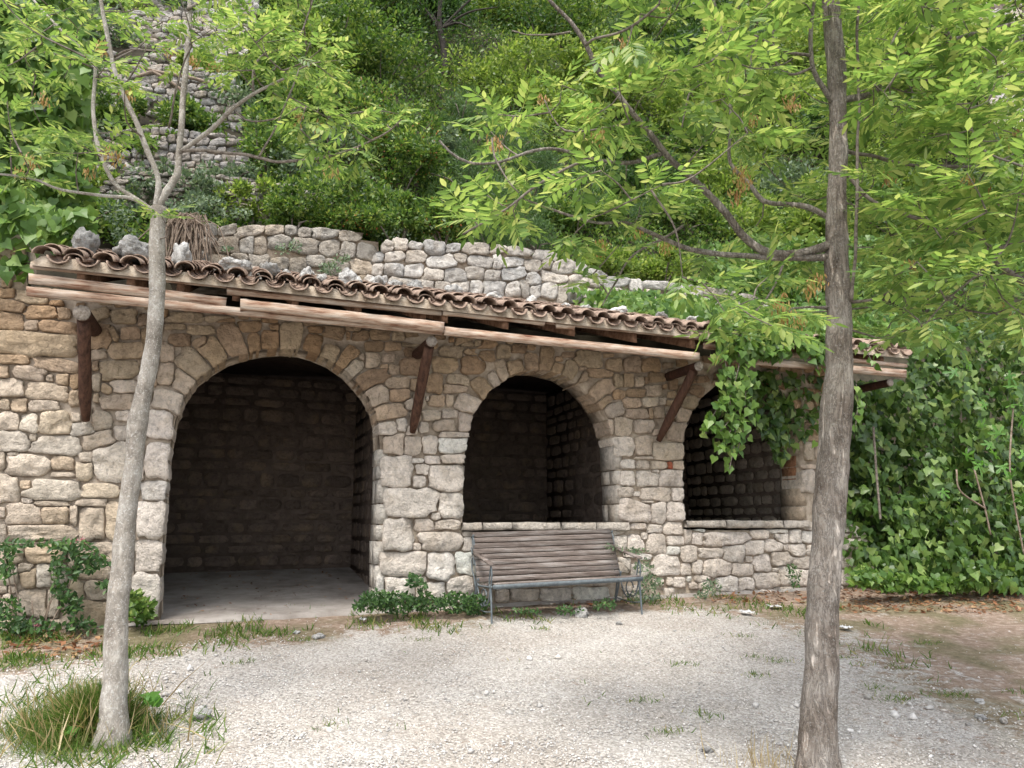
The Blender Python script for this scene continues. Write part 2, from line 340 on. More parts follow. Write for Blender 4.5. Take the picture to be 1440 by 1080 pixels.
# hillside behind and beside the shelter
def hillz(s, n):
    a = 1 / (1 + np.exp(-(s - 6.2) * 4)); b_ = 1 / (1 + np.exp((s + 5.6) * 4)); side = np.clip(a + b_, 0, 1)
    tm = -4.3 - n; ts = -1.3 - n
    zm = np.where(tm > 0, 5.55 + 1.3 * tm, -1.0 + np.maximum(5.5 + tm * 14, 0) * 1.0)
    zs = np.minimum(2.6 * ts, 5.0 + 1.3 * (ts - 2.4)); zs = np.maximum(zs, -.6)
    z = zm * (1 - side) + zs * side
    z = z + .22 * np.clip(s - 9, 0, 60) * (z > 1.5)
    return z + np.where(z > 1.5, (fbm(s * .35, n * .35) - .5) * 2.2, 0)
hs_ = np.concatenate([np.linspace(-60, -14, 12), np.arange(-13, 20, .35), np.linspace(21, 70, 12)])
hn = np.concatenate([np.arange(-1.2, -12, -.3), np.linspace(-12.3, -55, 40)])
HS, HN = np.meshgrid(hs_, hn); HZ = hillz(HS, HN)
HP = O + HS.ravel()[:, None] * SD + HN.ravel()[:, None] * ND + np.stack([np.zeros(HS.size)] * 2 + [HZ.ravel()], 1)
k = len(hs_); idx = np.arange(len(HP)).reshape(len(hn), k)
F = np.stack([idx[:-1, :-1], idx[:-1, 1:], idx[1:, 1:], idx[1:, :-1]], -1).reshape(-1, 4)
hill = mk('hillside', HP, F, M_hill, origin=np.zeros(3)); tag(hill, 'steep overgrown slope rising behind the stone shelter', 'hillside', kind='structure')
def onhill(x, y, t0=10.0):
    d = ray(x, y); t = t0
    while t < 60:
        p = CE + d * t; s, n = sn(p)
        if n < -1.2 and p[2] < hillz(s, n): return p
        t += .15
    return CE + d * 40

# ------------------------------------------------------------------ stones
def cells(seeds, allowed, K=22, lim=1.07, p=3.2, gap=1.1, win=14):
    """irregular stone outlines (pixel raster of the drawing sheet) from seed boxes: each stone grows until it meets its neighbours"""
    S = np.array([((a + c) / 2, (b + d) / 2, max(abs(c - a) / 2, 2), max(abs(d - b) / 2, 2), R(r)) for a, b, c, d, r in seeds])
    def dist(j, X, Y):
        cx, cy, hw, hh, r = S[j]; dx = X - cx; dy = Y - cy
        u = (dx * math.cos(r) + dy * math.sin(r)) / hw; v = (-dx * math.sin(r) + dy * math.cos(r)) / hh
        return (np.abs(u) ** p + np.abs(v) ** p) ** (1 / p)
    out = []
    for i in range(len(S)):
        cx, cy, hw, hh, r = S[i]
        ang = np.linspace(0, 2 * math.pi, K, endpoint=False)
        ex = np.cos(ang) * hw; ey = np.sin(ang) * hh
        dirx = ex * math.cos(r) - ey * math.sin(r); diry = ex * math.sin(r) + ey * math.cos(r)
        tt = np.linspace(.12, 1.5, 60)
        X = cx + dirx[:, None] * tt; Y = cy + diry[:, None] * tt
        di = dist(i, X, Y); lo = np.full(X.shape, 9.0)
        rr = max(hw, hh)
        for j in range(len(S)):
            if j != i and abs(S[j][0] - cx) < rr * 1.5 + max(S[j][2], S[j][3]) * 1.5 and abs(S[j][1] - cy) < rr * 1.5 + max(S[j][2], S[j][3]) * 1.5:
                lo = np.minimum(lo, dist(j, X, Y))
        ok = (di < lim) & (di < lo) & allowed(X, Y)
        first = np.where(ok.all(1), 59, np.argmin(ok, 1)); T = tt[np.maximum(first - 1, 0)]
        L = np.hypot(dirx, diry); T = np.maximum(T - gap / L, .1)
        T = T * (1 + .03 * rng.standard_normal(K)) * (1 + .05 * np.sin(ang * 3 + rng.uniform(0, 6.28)) + .035 * np.sin(ang * 5 + rng.uniform(0, 6.28)))
        T = np.where(first == 0, .1, T)
        out.append(np.stack([cx + dirx * T, cy + diry * T], 1))
    return out
def stone_geo(poly, n0, proud=.035, back=-.08, rough=.5, K=None, flat=.5, mapf=None):
    """poly = outline in the drawing; n0 = plane; returns world vertices"""
    sh = np.array([mapf(x, y) for x, y in poly]); c = sh.mean(0); K = len(sh)
    e1_ = random.uniform(.5, .85); rings = [(1.0, back), (1.0, 0), (.985, proud * e1_), (.945, proud * .95), (.68, proud), (.38, proud * 1.0), (.15, proud)]
    V = []; seed = random.random() * 50
    tilt = (random.uniform(-.10, .10), random.uniform(-.12, .10))
    fa = [(random.uniform(0, 6.28), random.uniform(.35, .8), random.uniform(.25, .6)) for _ in range(3)]; ext = np.abs(sh - c).max(0)
    for f, nv in rings:
        q = c + (sh - c) * f
        for a in q:
            nz = (noise.fractal(Vector((a[0] * 8, a[1] * 8, seed)), 1, 2, 3) * .026 + (noise.cell(Vector((a[0] * 9 + seed, a[1] * 12, seed))) - .5) * .010) * rough if nv > 0 else 0
            if nv > 0:      # broken planes cutting off the corners
                for fa_, fd, fs_ in fa:
                    dd_ = (a[0] - c[0]) / ext[0] * math.cos(fa_) + (a[1] - c[1]) / ext[1] * math.sin(fa_) - fd
                    if dd_ > 0: nz -= dd_ * fs_ * proud * 1.6
            V.append(W(a[0], n0 + nv + nz + (tilt[0] * (a[0] - c[0]) + tilt[1] * (a[1] - c[1]) if nv > 0 else 0), a[1]))
    V.append(W(c[0], n0 + proud * 1.08, c[1]))
    m = len(rings)
    F = [(i * K + j, i * K + (j + 1) % K, (i + 1) * K + (j + 1) % K, (i + 1) * K + j) for i in range(m - 1) for j in range(K)]
    F += [((m - 1) * K + j, (m - 1) * K + (j + 1) % K, m * K) for j in range(K)]
    # image y runs down, so outlines turn the other way round after mapping
    return np.array(V), [f[::-1] for f in F] if False else F
def area(poly): x, y = poly[:, 0], poly[:, 1]; return abs(np.dot(x, np.roll(y, 1)) - np.dot(y, np.roll(x, 1))) / 2

def B(ox, oy, k, lst):
    out = []
    for t in lst:
        a, b, c, d = t[:4]; r = t[4] if len(t) > 4 else 0
        out.append((ox + a / k, oy + b / k, ox + c / k, oy + d / k, r))
    return out
SEED = []
SEED += B(0, 400, 6, [(-60,30,125,115),(130,60,400,165,8),(-40,130,210,240,5),(210,180,480,290),(485,200,600,295),(-60,230,200,390,8),(205,300,325,390),(340,310,650,420,6),(-90,405,655,605,3),(-20,590,250,675),(290,620,660,740,8),(-60,685,75,795),(115,690,395,815,8),(385,760,450,820),(475,755,585,860),(585,755,670,885),(-40,790,200,945),(215,830,585,985,8),(580,895,670,1030),(-20,970,90,1060),(95,965,230,1075),(240,970,505,1075),(760,330,940,550),(885,385,1025,445,60),(1020,360,1185,465),(925,210,1150,330),(770,200,925,300,-20),(1165,250,1260,350),(1190,370,1250,510),(910,490,1210,630),(765,545,900,635,-10),(770,640,835,730),(840,640,1165,805,-6),(1160,630,1230,690),(775,750,850,900),(850,845,950,925,30),(935,800,1185,915),(1150,760,1200,830),(850,930,1130,1055,-3),(785,920,840,1000),(420,135,540,185),(660,440,760,620),(665,640,770,760),(670,780,770,940),(660,300,760,420),(1270,300,1370,420),(1260,440,1350,560),(1240,580,1340,700),(1220,720,1320,860),(1180,880,1290,1000)])
SEED += B(0, 560, 6, [(-40,120,165,270),(170,135,325,295),(340,110,600,310),(-30,275,255,455),(245,300,315,370),(260,320,705,480,2),(600,120,680,200),(600,210,800,320),(690,280,970,425,-15),(780,110,940,280),(960,230,1085,355),(980,105,1100,190),(60,455,160,490),(-60,455,50,600),(35,475,410,655),(440,485,625,605),(435,625,635,665),(640,530,785,695),(665,450,785,550),(790,380,1080,695),(-60,650,160,880),(170,690,270,770),(205,690,705,860,2),(675,720,1005,840),(1020,730,1180,840),(640,850,900,915),(180,840,280,890),(280,865,580,915),(-20,920,50,1010),(60,880,355,1065),(345,900,580,1065),(590,905,655,1085),(660,915,885,1200),(890,880,1140,1190),(1090,380,1220,560),(1090,570,1215,690),(1225,380,1436,680),(1185,692,1430,862),(1150,872,1420,1188),(1240,100,1460,345)])
SEED += B(0, 720, 6, [(70,110,660,235,-1),(-40,110,60,270),(60,285,205,430),(210,270,560,435,-3),(570,310,650,470),(650,250,1130,420),(670,430,940,570),(945,430,1130,570),(150,430,290,520),(170,450,315,655),(300,420,440,640),(440,430,570,640),(-20,440,150,620),(-40,620,60,690),(140,640,400,890),(400,640,500,890),(575,590,710,745),(715,580,1000,740),(650,745,1090,970),(180,890,380,1000),(380,900,640,1000),(1135,228,1400,506),(1105,510,1390,880),(0,700,130,900),(-20,900,170,1060),(640,970,980,1080)])
SEED += B(220, 430, 6, [(70,150,240,200),(100,235,290,345),(260,165,490,245),(300,270,430,350,-25),(30,310,150,480),(10,480,155,670),(120,580,375,738,32),(160,405,505,605,42),(350,325,640,515,52),(470,215,820,400,65),(770,235,880,415,-5),(885,205,1035,400,-5),(1045,140,1225,385,5),(1250,225,1400,420,15),(-40,725,268,895,17),(500,100,660,140),(690,130,880,220),(1280,165,1440,235),(400,90,650,135),(90,60,400,140)])
SEED += B(440, 440, 6, [(70,270,210,420,20),(180,320,400,440,-52),(230,415,430,535,-48),(340,490,645,635,-25),(450,600,640,775,-22),(440,780,790,905,-12),(500,920,720,1040),(700,890,800,1000),(60,110,270,215,10),(280,150,320,225),(330,150,470,235),(480,140,650,230),(670,160,775,235),(440,240,600,330),(600,245,745,320),(750,255,900,290,8),(770,290,935,370),(440,330,565,465),(385,340,440,400),(580,345,690,420),(640,430,735,520),(560,430,635,475),(735,375,920,525),(600,540,820,635),(640,645,820,750),(820,550,890,660),(960,510,1095,675),(1010,370,1215,505),(1070,275,1265,380,5),(1200,210,1360,285),(1145,200,1195,250),(1280,300,1395,355),(1250,365,1450,515),(1365,230,1440,290),(1130,520,1320,615,5),(1100,600,1300,680),(1200,690,1425,850,25),(975,695,1115,790),(1120,690,1185,790),(945,700,980,745),(925,820,1080,910),(1085,815,1225,890),(1015,900,1195,1000),(1225,830,1360,1010),(890,920,975,1015),(775,720,850,820),(850,680,950,800),(830,820,910,960)])
SEED += B(500, 600, 6, [(140,75,230,238),(225,60,420,235),(400,80,560,240),(565,75,690,230),(710,45,955,95),(705,95,950,225),(725,232,928,310),(580,245,715,320),(460,265,580,310),(150,245,480,508),(510,310,620,405),(480,410,590,520),(625,325,932,545),(145,515,235,760),(238,515,690,765),(695,560,930,770),(630,720,720,790),(135,772,225,1035),(230,775,490,1050),(495,775,660,885),(670,785,875,870),(535,890,900,1045),(905,930,1055,1060),(480,980,560,1045),(900,885,1050,930)])
SEED += B(500, 740, 6, [(125,200,195,420),(200,215,600,425),(605,225,845,460),(845,210,1040,405),(125,425,240,640),(240,430,500,640),(600,470,760,620),(510,425,600,480),(775,420,1000,580),(1040,410,1140,520),(500,500,600,640)])
SEED += B(640, 720, 5.14, [(295,555,395,650),(395,555,610,640),(615,550,840,650),(850,540,1100,640),(1170,340,1265,440),(140,160,420,240),(430,165,700,235),(710,160,900,240),(910,160,1100,235),(200,260,420,350),(430,255,640,350),(650,255,860,345),(870,250,1060,340),(240,360,450,450),(460,360,700,450),(710,360,930,445),(940,350,1150,440),(300,460,560,545),(570,460,820,540),(830,455,1110,535)])
SEED += B(640, 470, 6, [(10,40,160,105),(170,50,350,120),(340,90,470,205),(480,80,600,160),(605,85,680,135),(200,140,340,230),(100,120,190,170),(300,265,500,355,72),(435,220,585,360,-12),(590,160,705,325,-5),(712,110,838,335,3),(770,255,925,355,-60),(885,250,1065,370,-75),(260,350,410,430,62),(130,390,330,520,50),(840,185,910,235),(900,150,1010,200),(1010,140,1235,285,8),(1275,200,1410,315),(1115,290,1330,370,5),(1050,270,1110,305),(890,360,1155,490,-35),(1110,400,1360,540,-38),(985,505,1115,590,15),(1170,540,1320,620,-35),(1265,580,1430,700,-15),(1330,470,1430,550),(1070,600,1145,680),(1140,650,1250,740),(1250,160,1340,200)])
SEED += B(820, 490, 6, [(345,70,490,200),(490,80,650,200),(250,215,340,330),(340,210,430,330),(435,235,515,325),(520,235,555,300),(550,200,695,285),(690,170,820,250),(670,300,710,345),(725,250,800,350),(525,310,665,405),(365,340,525,415,5),(260,350,355,430),(335,415,480,505),(490,410,635,495),(640,415,700,480),(350,510,540,600),(545,500,590,600),(590,490,690,590),(715,360,780,420),(790,500,925,620),(720,630,878,790,8),(845,400,965,520),(900,310,1020,400,25),(880,230,960,300),(255,575,410,735),(180,600,260,740),(80,620,180,740),(425,600,590,715),(130,785,235,935),(240,750,430,910),(430,740,590,905),(580,790,855,945),(440,910,600,935),(150,940,200,1025),(200,945,310,1025),(315,935,440,1015),(445,945,560,1020),(570,945,700,1020),(708,950,750,1020),(755,950,855,1025)])
REDI = len(SEED) - 2
SEED += B(820, 650, 6, [(155,70,310,200),(310,75,440,200),(445,70,635,205),(635,65,850,205),(580,60,640,95),(200,210,420,300),(155,210,200,310),(420,245,485,290),(490,210,735,330,3),(750,215,868,330),(495,320,600,345),(160,318,300,475),(300,325,580,505,10),(570,335,695,520),(705,335,868,500),(400,510,530,570),(540,525,665,600),(675,500,830,615),(490,590,540,655),(370,610,500,740),(240,620,370,745),(535,600,705,780),(700,620,860,700),(850,560,915,690),(915,590,1010,695),(1020,590,1390,705,-2),(705,710,815,785),(450,770,575,825),(580,785,820,955),(810,700,965,850),(975,725,1185,810),(820,850,910,955),(910,825,1005,945),(290,800,400,930),(400,860,560,970),(945,950,1070,1050),(700,970,760,1040),(760,970,860,1060),(870,960,915,1010),(890,1010,990,1070),(600,980,680,1040)])
SEED += B(980, 700, 6, [(450,270,600,345),(605,262,760,300),(660,300,775,390),(780,265,880,385),(885,280,1000,380),(1010,270,1150,390),(225,390,400,545),(395,360,550,490),(410,490,470,545),(565,350,725,455),(775,390,920,495),(725,390,770,450),(470,475,625,625),(630,455,800,575),(805,500,980,600),(55,520,280,670),(295,555,465,665),(690,580,820,745),(820,600,980,740),(640,590,690,625),(485,630,700,770),(170,655,345,795),(350,665,480,785),(640,750,820,795),(-10,660,110,770),(930,400,1120,490),(990,500,1180,620),(1000,630,1190,760),(1220,180,1300,290),(1210,300,1330,340),(1215,350,1330,450),(1210,500,1320,590),(1300,220,1440,330),(1340,350,1440,460),(1330,480,1450,600),(1200,610,1330,740),(1130,640,1200,780)])
SEED += B(980, 580, 6, [(705,245,905,418),(900,250,985,405),(700,445,835,682),(860,485,1000,672),(855,435,1000,478),(705,695,990,880),(705,135,920,242),(930,130,1060,240),(1000,260,1120,400),(1010,420,1120,560),(1010,570,1120,700),(1000,710,1130,870)])
ORI = len(SEED) - 10
ARCH1 = [(229, 880), (231, 820), (236, 740), (243, 640), (248, 612), (253, 590), (265, 563), (282, 540), (303, 525), (327, 512), (353, 505), (373, 502), (397, 501), (420, 503), (437, 508), (458, 517), (480, 532), (495, 548), (507, 562), (517, 580), (522, 597), (524, 618), (526, 660), (525, 720), (522, 760), (521, 800), (519, 880)]
ARCH2 = [(652, 746), (653, 690), (653, 650), (657, 630), (660, 610), (665, 587), (678, 565), (690, 550), (705, 540), (720, 532), (740, 528), (760, 532), (785, 542), (803, 555), (817, 570), (833, 593), (842, 620), (846, 650), (848, 700), (848, 746)]
ARCH3 = [(963, 744), (962, 690), (962, 640), (963, 615), (967, 597), (974, 580), (988, 560), (1008, 545), (1030, 539), (1055, 545), (1078, 560), (1092, 582), (1097, 610), (1098, 680), (1099, 744)]
def front_edge(A, depth=.42):
    """the outlines above are where the dark opening starts, i.e. the far edge of a visible reveal; give the outline on the facade plane"""
    c = np.mean(A, 0); out = []
    for x, y in A:
        s, h = onplane(x, y, 0); q = np.array([float(v) for v in project(W(s, -depth, h))]) - (x, y)
        d = np.array([x - c[0], (y - c[1]) if y < c[1] + 20 and y < 640 else 0.0]); d = d / (np.linalg.norm(d) + 1e-9)
        k = max(0.0, -float(q @ d)); out.append((x + d[0] * k, y + d[1] * k))
    return out
ARCH1, ARCH2, ARCH3 = front_edge(ARCH1), front_edge(ARCH2), front_edge(ARCH3)
s_l, _ = onplane(-110, 700, 0); s_r, _ = onplane(1232, 700, 0)
def wtop(x): return np.interp(x, [-200, 46, 50, 1300], [318, 330, 372, 480])
def fmap(n):
    return lambda x, y: onplane(x, y, n)
WALLP = [(-110, 960), (-110, 318), (36, 330), (38, 402), (622, 464), (985, 500), (1172, 514), (1176, 560), (1176, 720), (1178, 722), (1200, 735), (1225, 760), (1238, 800), (1240, 880)]
def allow_wall(X, Y):
    return inpoly(X, Y, WALLP) & ~inpoly(X, Y, ARCH1) & ~inpoly(X, Y, ARCH2) & ~inpoly(X, Y, ARCH3)
# fill what the hand-placed seeds leave open with small stones
def fillin(seeds, allowed, box, wmin, wmax, hmin, hmax, thr=1.22, tries=900):
    S = [((a + c) / 2, (b + d) / 2, abs(c - a) / 2, abs(d - b) / 2, R(r)) for a, b, c, d, r in seeds]; A = np.array(S); new = []
    gyy, gxx = np.mgrid[box[1]:box[3] + 2, box[0]:box[2] + 2]; OKG = allowed(gxx.astype(float), gyy.astype(float))
    for _ in range(tries):
        x = random.uniform(box[0], box[2]); y = random.uniform(box[1], box[3])
        if not OKG[int(y - box[1]), int(x - box[0])]: continue
        w_ = random.uniform(wmin, wmax) / 2; h_ = random.uniform(hmin, hmax) / 2
        dx = x - A[:, 0]; dy = y - A[:, 1]; c, s = np.cos(A[:, 4]), np.sin(A[:, 4])
        u = np.abs(dx * c + dy * s) / (A[:, 2] + w_ * .6); v = np.abs(-dx * s + dy * c) / (A[:, 3] + h_ * .6)
        if np.min(np.maximum(u, v)) > 1.0 * thr / 1.22:
            A = np.vstack([A, (x, y, w_, h_, 0)]); new.append((x - w_, y - h_, x + w_, y + h_, random.uniform(-10, 10)))
    return new
FILL = fillin(SEED, allow_wall, (-110, 318, 1240, 900), 10, 26, 8, 15, 1.22, 5000)
polys = cells(SEED + FILL, allow_wall, K=24, lim=1.09, p=5.0, gap=.75)

shelter = thing('stone_shelter', 'long rubble-stone shelter with three arches under a clay tile lean-to roof', 'building', tuple(W(0, -1.5, 0)))
# mortar core with the three openings
def grow(poly, k=1.015):
    c = np.mean(poly, 0); return [tuple(c + (np.array(p) - c) * k) for p in poly]
def slab(outer, holes, nf, nb, name, m, parent):
    def mp(poly): return [onplane(x, y, 0) for x, y in poly]
    loops = [mp(outer)] + [mp(h) for h in holes]
    flat = [p for l in loops for p in l]; tri = tessellate_polygon([[Vector((a, b, 0)) for a, b in l] for l in loops])
    V = [W(a, nf, b) for a, b in flat] + [W(a, nb, b) for a, b in flat]; n = len(flat)
    F = [tuple(t) for t in tri] + [tuple(i + n for i in t[::-1]) for t in tri]; o = 0
    for l in loops:
        for i in range(len(l)): j = (i + 1) % len(l); F.append((o + i, o + j, o + j + n, o + i + n))
        o += len(l)
    return mk(name, V, F, m, parent, smooth=False)
a1 = [p for p in grow(ARCH1[1:-1], 1.012)]
outer = [(-110, 960), (-110, 318), (36, 330), (38, 402), (622, 464), (985, 500), (1172, 514), (1176, 560), (1176, 722), (1178, 724), (1200, 737), (1225, 762), (1236, 800), (1238, 960), (a1[-1][0], 960)] + a1[::-1] + [(a1[0][0], 960)]
fw = slab(outer, [grow(ARCH2), grow(ARCH3)], -.022, -.45, 'front_wall', M_mortar, shelter)

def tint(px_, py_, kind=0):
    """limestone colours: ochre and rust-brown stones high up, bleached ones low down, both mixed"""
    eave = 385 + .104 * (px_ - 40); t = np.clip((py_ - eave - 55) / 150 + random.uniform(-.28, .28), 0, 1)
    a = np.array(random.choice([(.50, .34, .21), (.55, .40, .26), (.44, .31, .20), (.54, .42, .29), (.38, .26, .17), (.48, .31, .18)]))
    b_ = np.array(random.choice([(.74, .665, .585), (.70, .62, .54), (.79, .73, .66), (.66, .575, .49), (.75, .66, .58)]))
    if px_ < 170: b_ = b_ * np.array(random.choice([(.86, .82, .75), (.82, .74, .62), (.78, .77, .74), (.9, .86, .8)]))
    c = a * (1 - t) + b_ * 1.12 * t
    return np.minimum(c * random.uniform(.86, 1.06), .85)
order = sorted(range(len(polys)), key=lambda i: -area(polys[i]))
top300 = set(order[:300]); rest = MB(); restc = []
edge = [np.array(q) for q in (ARCH1, ARCH2, ARCH3)]
def near_open(poly):
    for e in edge:
        for p in poly:
            if np.min(np.hypot(*(e - p).T)) < 9: pass
        # distance to the outline segments
        for i in range(len(e) - 1):
            a, b_ = e[i], e[i + 1]; ab = b_ - a; t = np.clip(((poly - a) @ ab) / (ab @ ab + 1e-9), 0, 1)
            if np.min(np.hypot(*(poly - (a + t[:, None] * ab)).T)) < 3.2: return True
    return False
for i, poly in enumerate(polys):
    ar = area(poly)
    if ar < 14: continue
    cx, cy = poly.mean(0); no = near_open(poly)
    big = min(1, ar / 1400)
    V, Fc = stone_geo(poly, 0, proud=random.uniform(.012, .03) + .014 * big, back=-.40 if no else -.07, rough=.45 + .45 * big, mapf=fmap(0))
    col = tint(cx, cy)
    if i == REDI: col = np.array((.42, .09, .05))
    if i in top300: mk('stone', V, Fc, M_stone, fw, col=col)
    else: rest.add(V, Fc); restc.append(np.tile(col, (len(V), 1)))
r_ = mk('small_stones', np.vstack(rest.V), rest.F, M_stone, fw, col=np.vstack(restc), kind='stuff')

# rust-coloured brick set in the right reveal of the third arch, pale one beside it
def reveal_block(xa, ya, yb, na, nb, colr, name):
    s_, h1 = onplane(xa, ya, 0); _, h0 = onplane(xa, yb, 0); e = random.uniform(.008, .02); V = []
    for n in (na, nb):
        for h in (h0, h1):
            for ds in (-e, .1): V.append(W(s_ + ds, n + .006 * noise.noise(Vector((n * 9, h * 9, ds))), h + .006 * noise.noise(Vector((h * 7, n * 7, 2)))))
    return mk(name, V, [(0, 1, 3, 2), (4, 6, 7, 5), (0, 2, 6, 4), (1, 5, 7, 3), (0, 4, 5, 1), (2, 3, 7, 6)], M_stone, fw, col=np.array(colr), smooth=False)
xr = ARCH3[-2][0]
def jamb(A, y0, y1, tone, skip=None):
    P_ = sorted([(y, x) for x, y in A if x > np.mean([q[0] for q in A])]); y = y1
    while y > y0:
        hgt = random.uniform(19, 36); xm = float(np.interp(y - hgt / 2, [q[0] for q in P_], [q[1] for q in P_]))
        if not (skip and skip[0] < y - hgt / 2 < skip[1]):
            cut = random.choice([None, None, -.18, -.26])
            for na, nb in ([(-.015, -.40)] if cut is None else [(-.015, cut + .008), (cut - .008, -.40)]):
                reveal_block(xm, y - hgt + 1, y - 1, na, nb, np.array(tone) * random.uniform(.85, 1.08), 'jamb_stone')
        y -= hgt
jamb(ARCH1, 640, 850, (.76, .70, .62)); jamb(ARCH2, 640, 735, (.72, .65, .57)); jamb(ARCH3, 625, 733, (.60, .48, .36), (636, 682))
reveal_block(xr, 640, 678, -.10, -.385, (.42, .21, .12), 'brick')
# sill slabs
def block(s0, s1, n0, n1, h0, h1, jit=.008, seg=6, taper=0):
    """rough-hewn block: a box cut into a grid and roughened"""
    us = np.linspace(s0, s1, seg + 1); V = []; F = []; prof = [(n0, h0), (n1 - .01, h0), (n1, h0 + .25 * (h1 - h0)), (n1, h0 + .7 * (h1 - h0)), (n1 - .012, h1), (n0, h1)]
    for i, u in enumerate(us):
        for (a, b_) in prof:
            e = 0 if a == n0 else 1
            q = Vector((u * 9, a * 9, b_ * 13)); V.append(W(u + (random.uniform(-.004, .004)), a + e * jit * 1.6 * noise.noise(q), b_ + jit * noise.noise(q + Vector((5, 5, 5)))))
    k = len(prof)
    for i in range(seg):
        for j in range(k): F.append((i * k + j, i * k + (j + 1) % k, (i + 1) * k + (j + 1) % k, (i + 1) * k + j))
    F.append(tuple(range(k))); F.append(tuple(seg * k + j for j in range(k))[::-1])
    return V, F
def sill(xs, ytop, ybot):
    for a, b_ in zip(xs[:-1], xs[1:]):
        s0, h1 = onplane(a, ytop, .06); s1, _ = onplane(b_, ytop, .06); _, h0 = onplane(a, ybot, .06)
        V, F = block(s0 + .006, s1 - .006, -.44, random.uniform(.05, .075), h0 + random.uniform(-.008, .008), h1 + random.uniform(-.004, .004), .012)
        mk('sill_slab', V, F, M_stone, fw, col=np.array((.62, .555, .48)) * random.uniform(.92, 1.05), smooth=False)
sill([650, 678, 720, 789, 838, 886], 735, 746); sill([965, 1021, 1076, 1102, 1140], 732, 742)

# inner rooms: back wall, partitions, vault, floor
D = 3.3
def rough_face(P0, U, Vv, N, lu, lv, cw, ch, colr, proud=.03):
    """coursed rubble laid on a plane: P0 origin, U/Vv directions, N outward; joined stones"""
    mb = MB(); cols = []; v = 0
    while v < lv:
        h = random.uniform(.7, 1.3) * ch; u = -random.random() * cw
        while u < lu:
            w_ = random.uniform(.6, 1.6) * cw; h2 = h * random.uniform(.8, 1.0)
            a0 = max(u, 0) + .008; a1 = min(u + w_, lu) - .008
            if a1 - a0 > .05:
                cx, cy = (a0 + a1) / 2, v + h / 2; K = 14; pr = proud * random.uniform(.5, 1.4); ring = []; jt = [random.uniform(.86, 1.03) for _ in range(14)]
                for f, d_ in ((1, -.02), (.93, pr * .7), (.6, pr)):
                    for j in range(K):
                        t = 2 * math.pi * j / K + .3; c_, s_ = math.cos(t), math.sin(t); m = (abs(c_) ** 6 + abs(s_) ** 6) ** (-1 / 6)
                        x = c_ * m * (a1 - a0) / 2 * f * jt[j]; y = s_ * m * (h2 / 2 - .006) * f * jt[(j * 5) % 14]
                        ring.append(P0 + U * (cx + x) + Vv * (cy + y) + N * d_)
                ring.append(P0 + U * cx + Vv * cy + N * pr)
                F = [(i * K + j, i * K + (j + 1) % K, (i + 1) * K + (j + 1) % K, (i + 1) * K + j) for i in range(2) for j in range(K)] + [(2 * K + j, 2 * K + (j + 1) % K, 3 * K) for j in range(K)]
                mb.add(ring, F); cols.append(np.tile(np.array(colr) * random.uniform(.7, 1.15), (len(ring), 1)))
            u += w_
        v += h
    return mb, cols
def inner(name, A, Bp, h, hz0, N, cw=.36, ch=.2, colr=(.215, .165, .135), pr=.03):  # default stone colour lowered to deepen the shade in the rooms
    A = np.array(A); Bp = np.array(Bp); U = Bp - A; lu = np.linalg.norm(U); U = U / lu; Z = np.array([0, 0, 1.0]); N = np.array(N)
    t = .3
    P = [A + N * 0, Bp + N * 0, Bp - N * t, A - N * t]
    mb = MB(); mb.box8([p + Z * hz0 for p in P] + [p + Z * h for p in P]); o = mb.build(name, M_shadewall, shelter, smooth=False)
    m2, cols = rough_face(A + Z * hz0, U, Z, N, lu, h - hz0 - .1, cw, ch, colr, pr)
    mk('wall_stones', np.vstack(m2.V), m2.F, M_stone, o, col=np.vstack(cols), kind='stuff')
sL, sR = onplane(-60, 700, 0)[0], onplane(1150, 700, 0)[0]
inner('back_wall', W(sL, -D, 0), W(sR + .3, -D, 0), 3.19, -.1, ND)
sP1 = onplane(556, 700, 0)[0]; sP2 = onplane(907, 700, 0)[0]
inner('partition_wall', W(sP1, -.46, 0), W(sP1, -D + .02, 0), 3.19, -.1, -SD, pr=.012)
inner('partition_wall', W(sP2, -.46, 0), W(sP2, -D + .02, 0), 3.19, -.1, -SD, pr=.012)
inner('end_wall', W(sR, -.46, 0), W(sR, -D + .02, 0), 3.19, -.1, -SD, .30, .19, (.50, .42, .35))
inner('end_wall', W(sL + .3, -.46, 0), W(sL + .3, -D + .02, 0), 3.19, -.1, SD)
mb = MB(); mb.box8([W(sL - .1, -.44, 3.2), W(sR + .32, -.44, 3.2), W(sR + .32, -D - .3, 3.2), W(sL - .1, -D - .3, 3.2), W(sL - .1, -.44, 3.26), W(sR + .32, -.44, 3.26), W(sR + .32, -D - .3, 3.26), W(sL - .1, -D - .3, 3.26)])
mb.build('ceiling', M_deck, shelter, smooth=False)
# floor slab, rising to the back, with a worn front edge
fs = np.linspace(sL, sR + .3, 60); fn = [.05, .02, -.1, -.5, -1.2, -2.2, -D]; VV = []
for n in fn:
    for s in fs:
        q = Vector((s * 3, n * 3, 0)); z = .035 + .012 * s + (-n) * .085 if n < .04 else -.04
        VV.append(W(s, n + (.05 * noise.noise(q * 2) if n > -.05 else 0), z + .012 * noise.noise(q)))
k = 60
fl = mk('floor', VV, [(j * k + i, j * k + i + 1, (j + 1) * k + i + 1, (j + 1) * k + i) for j in range(len(fn) - 1) for i in range(k - 1)], M_floor, shelter)

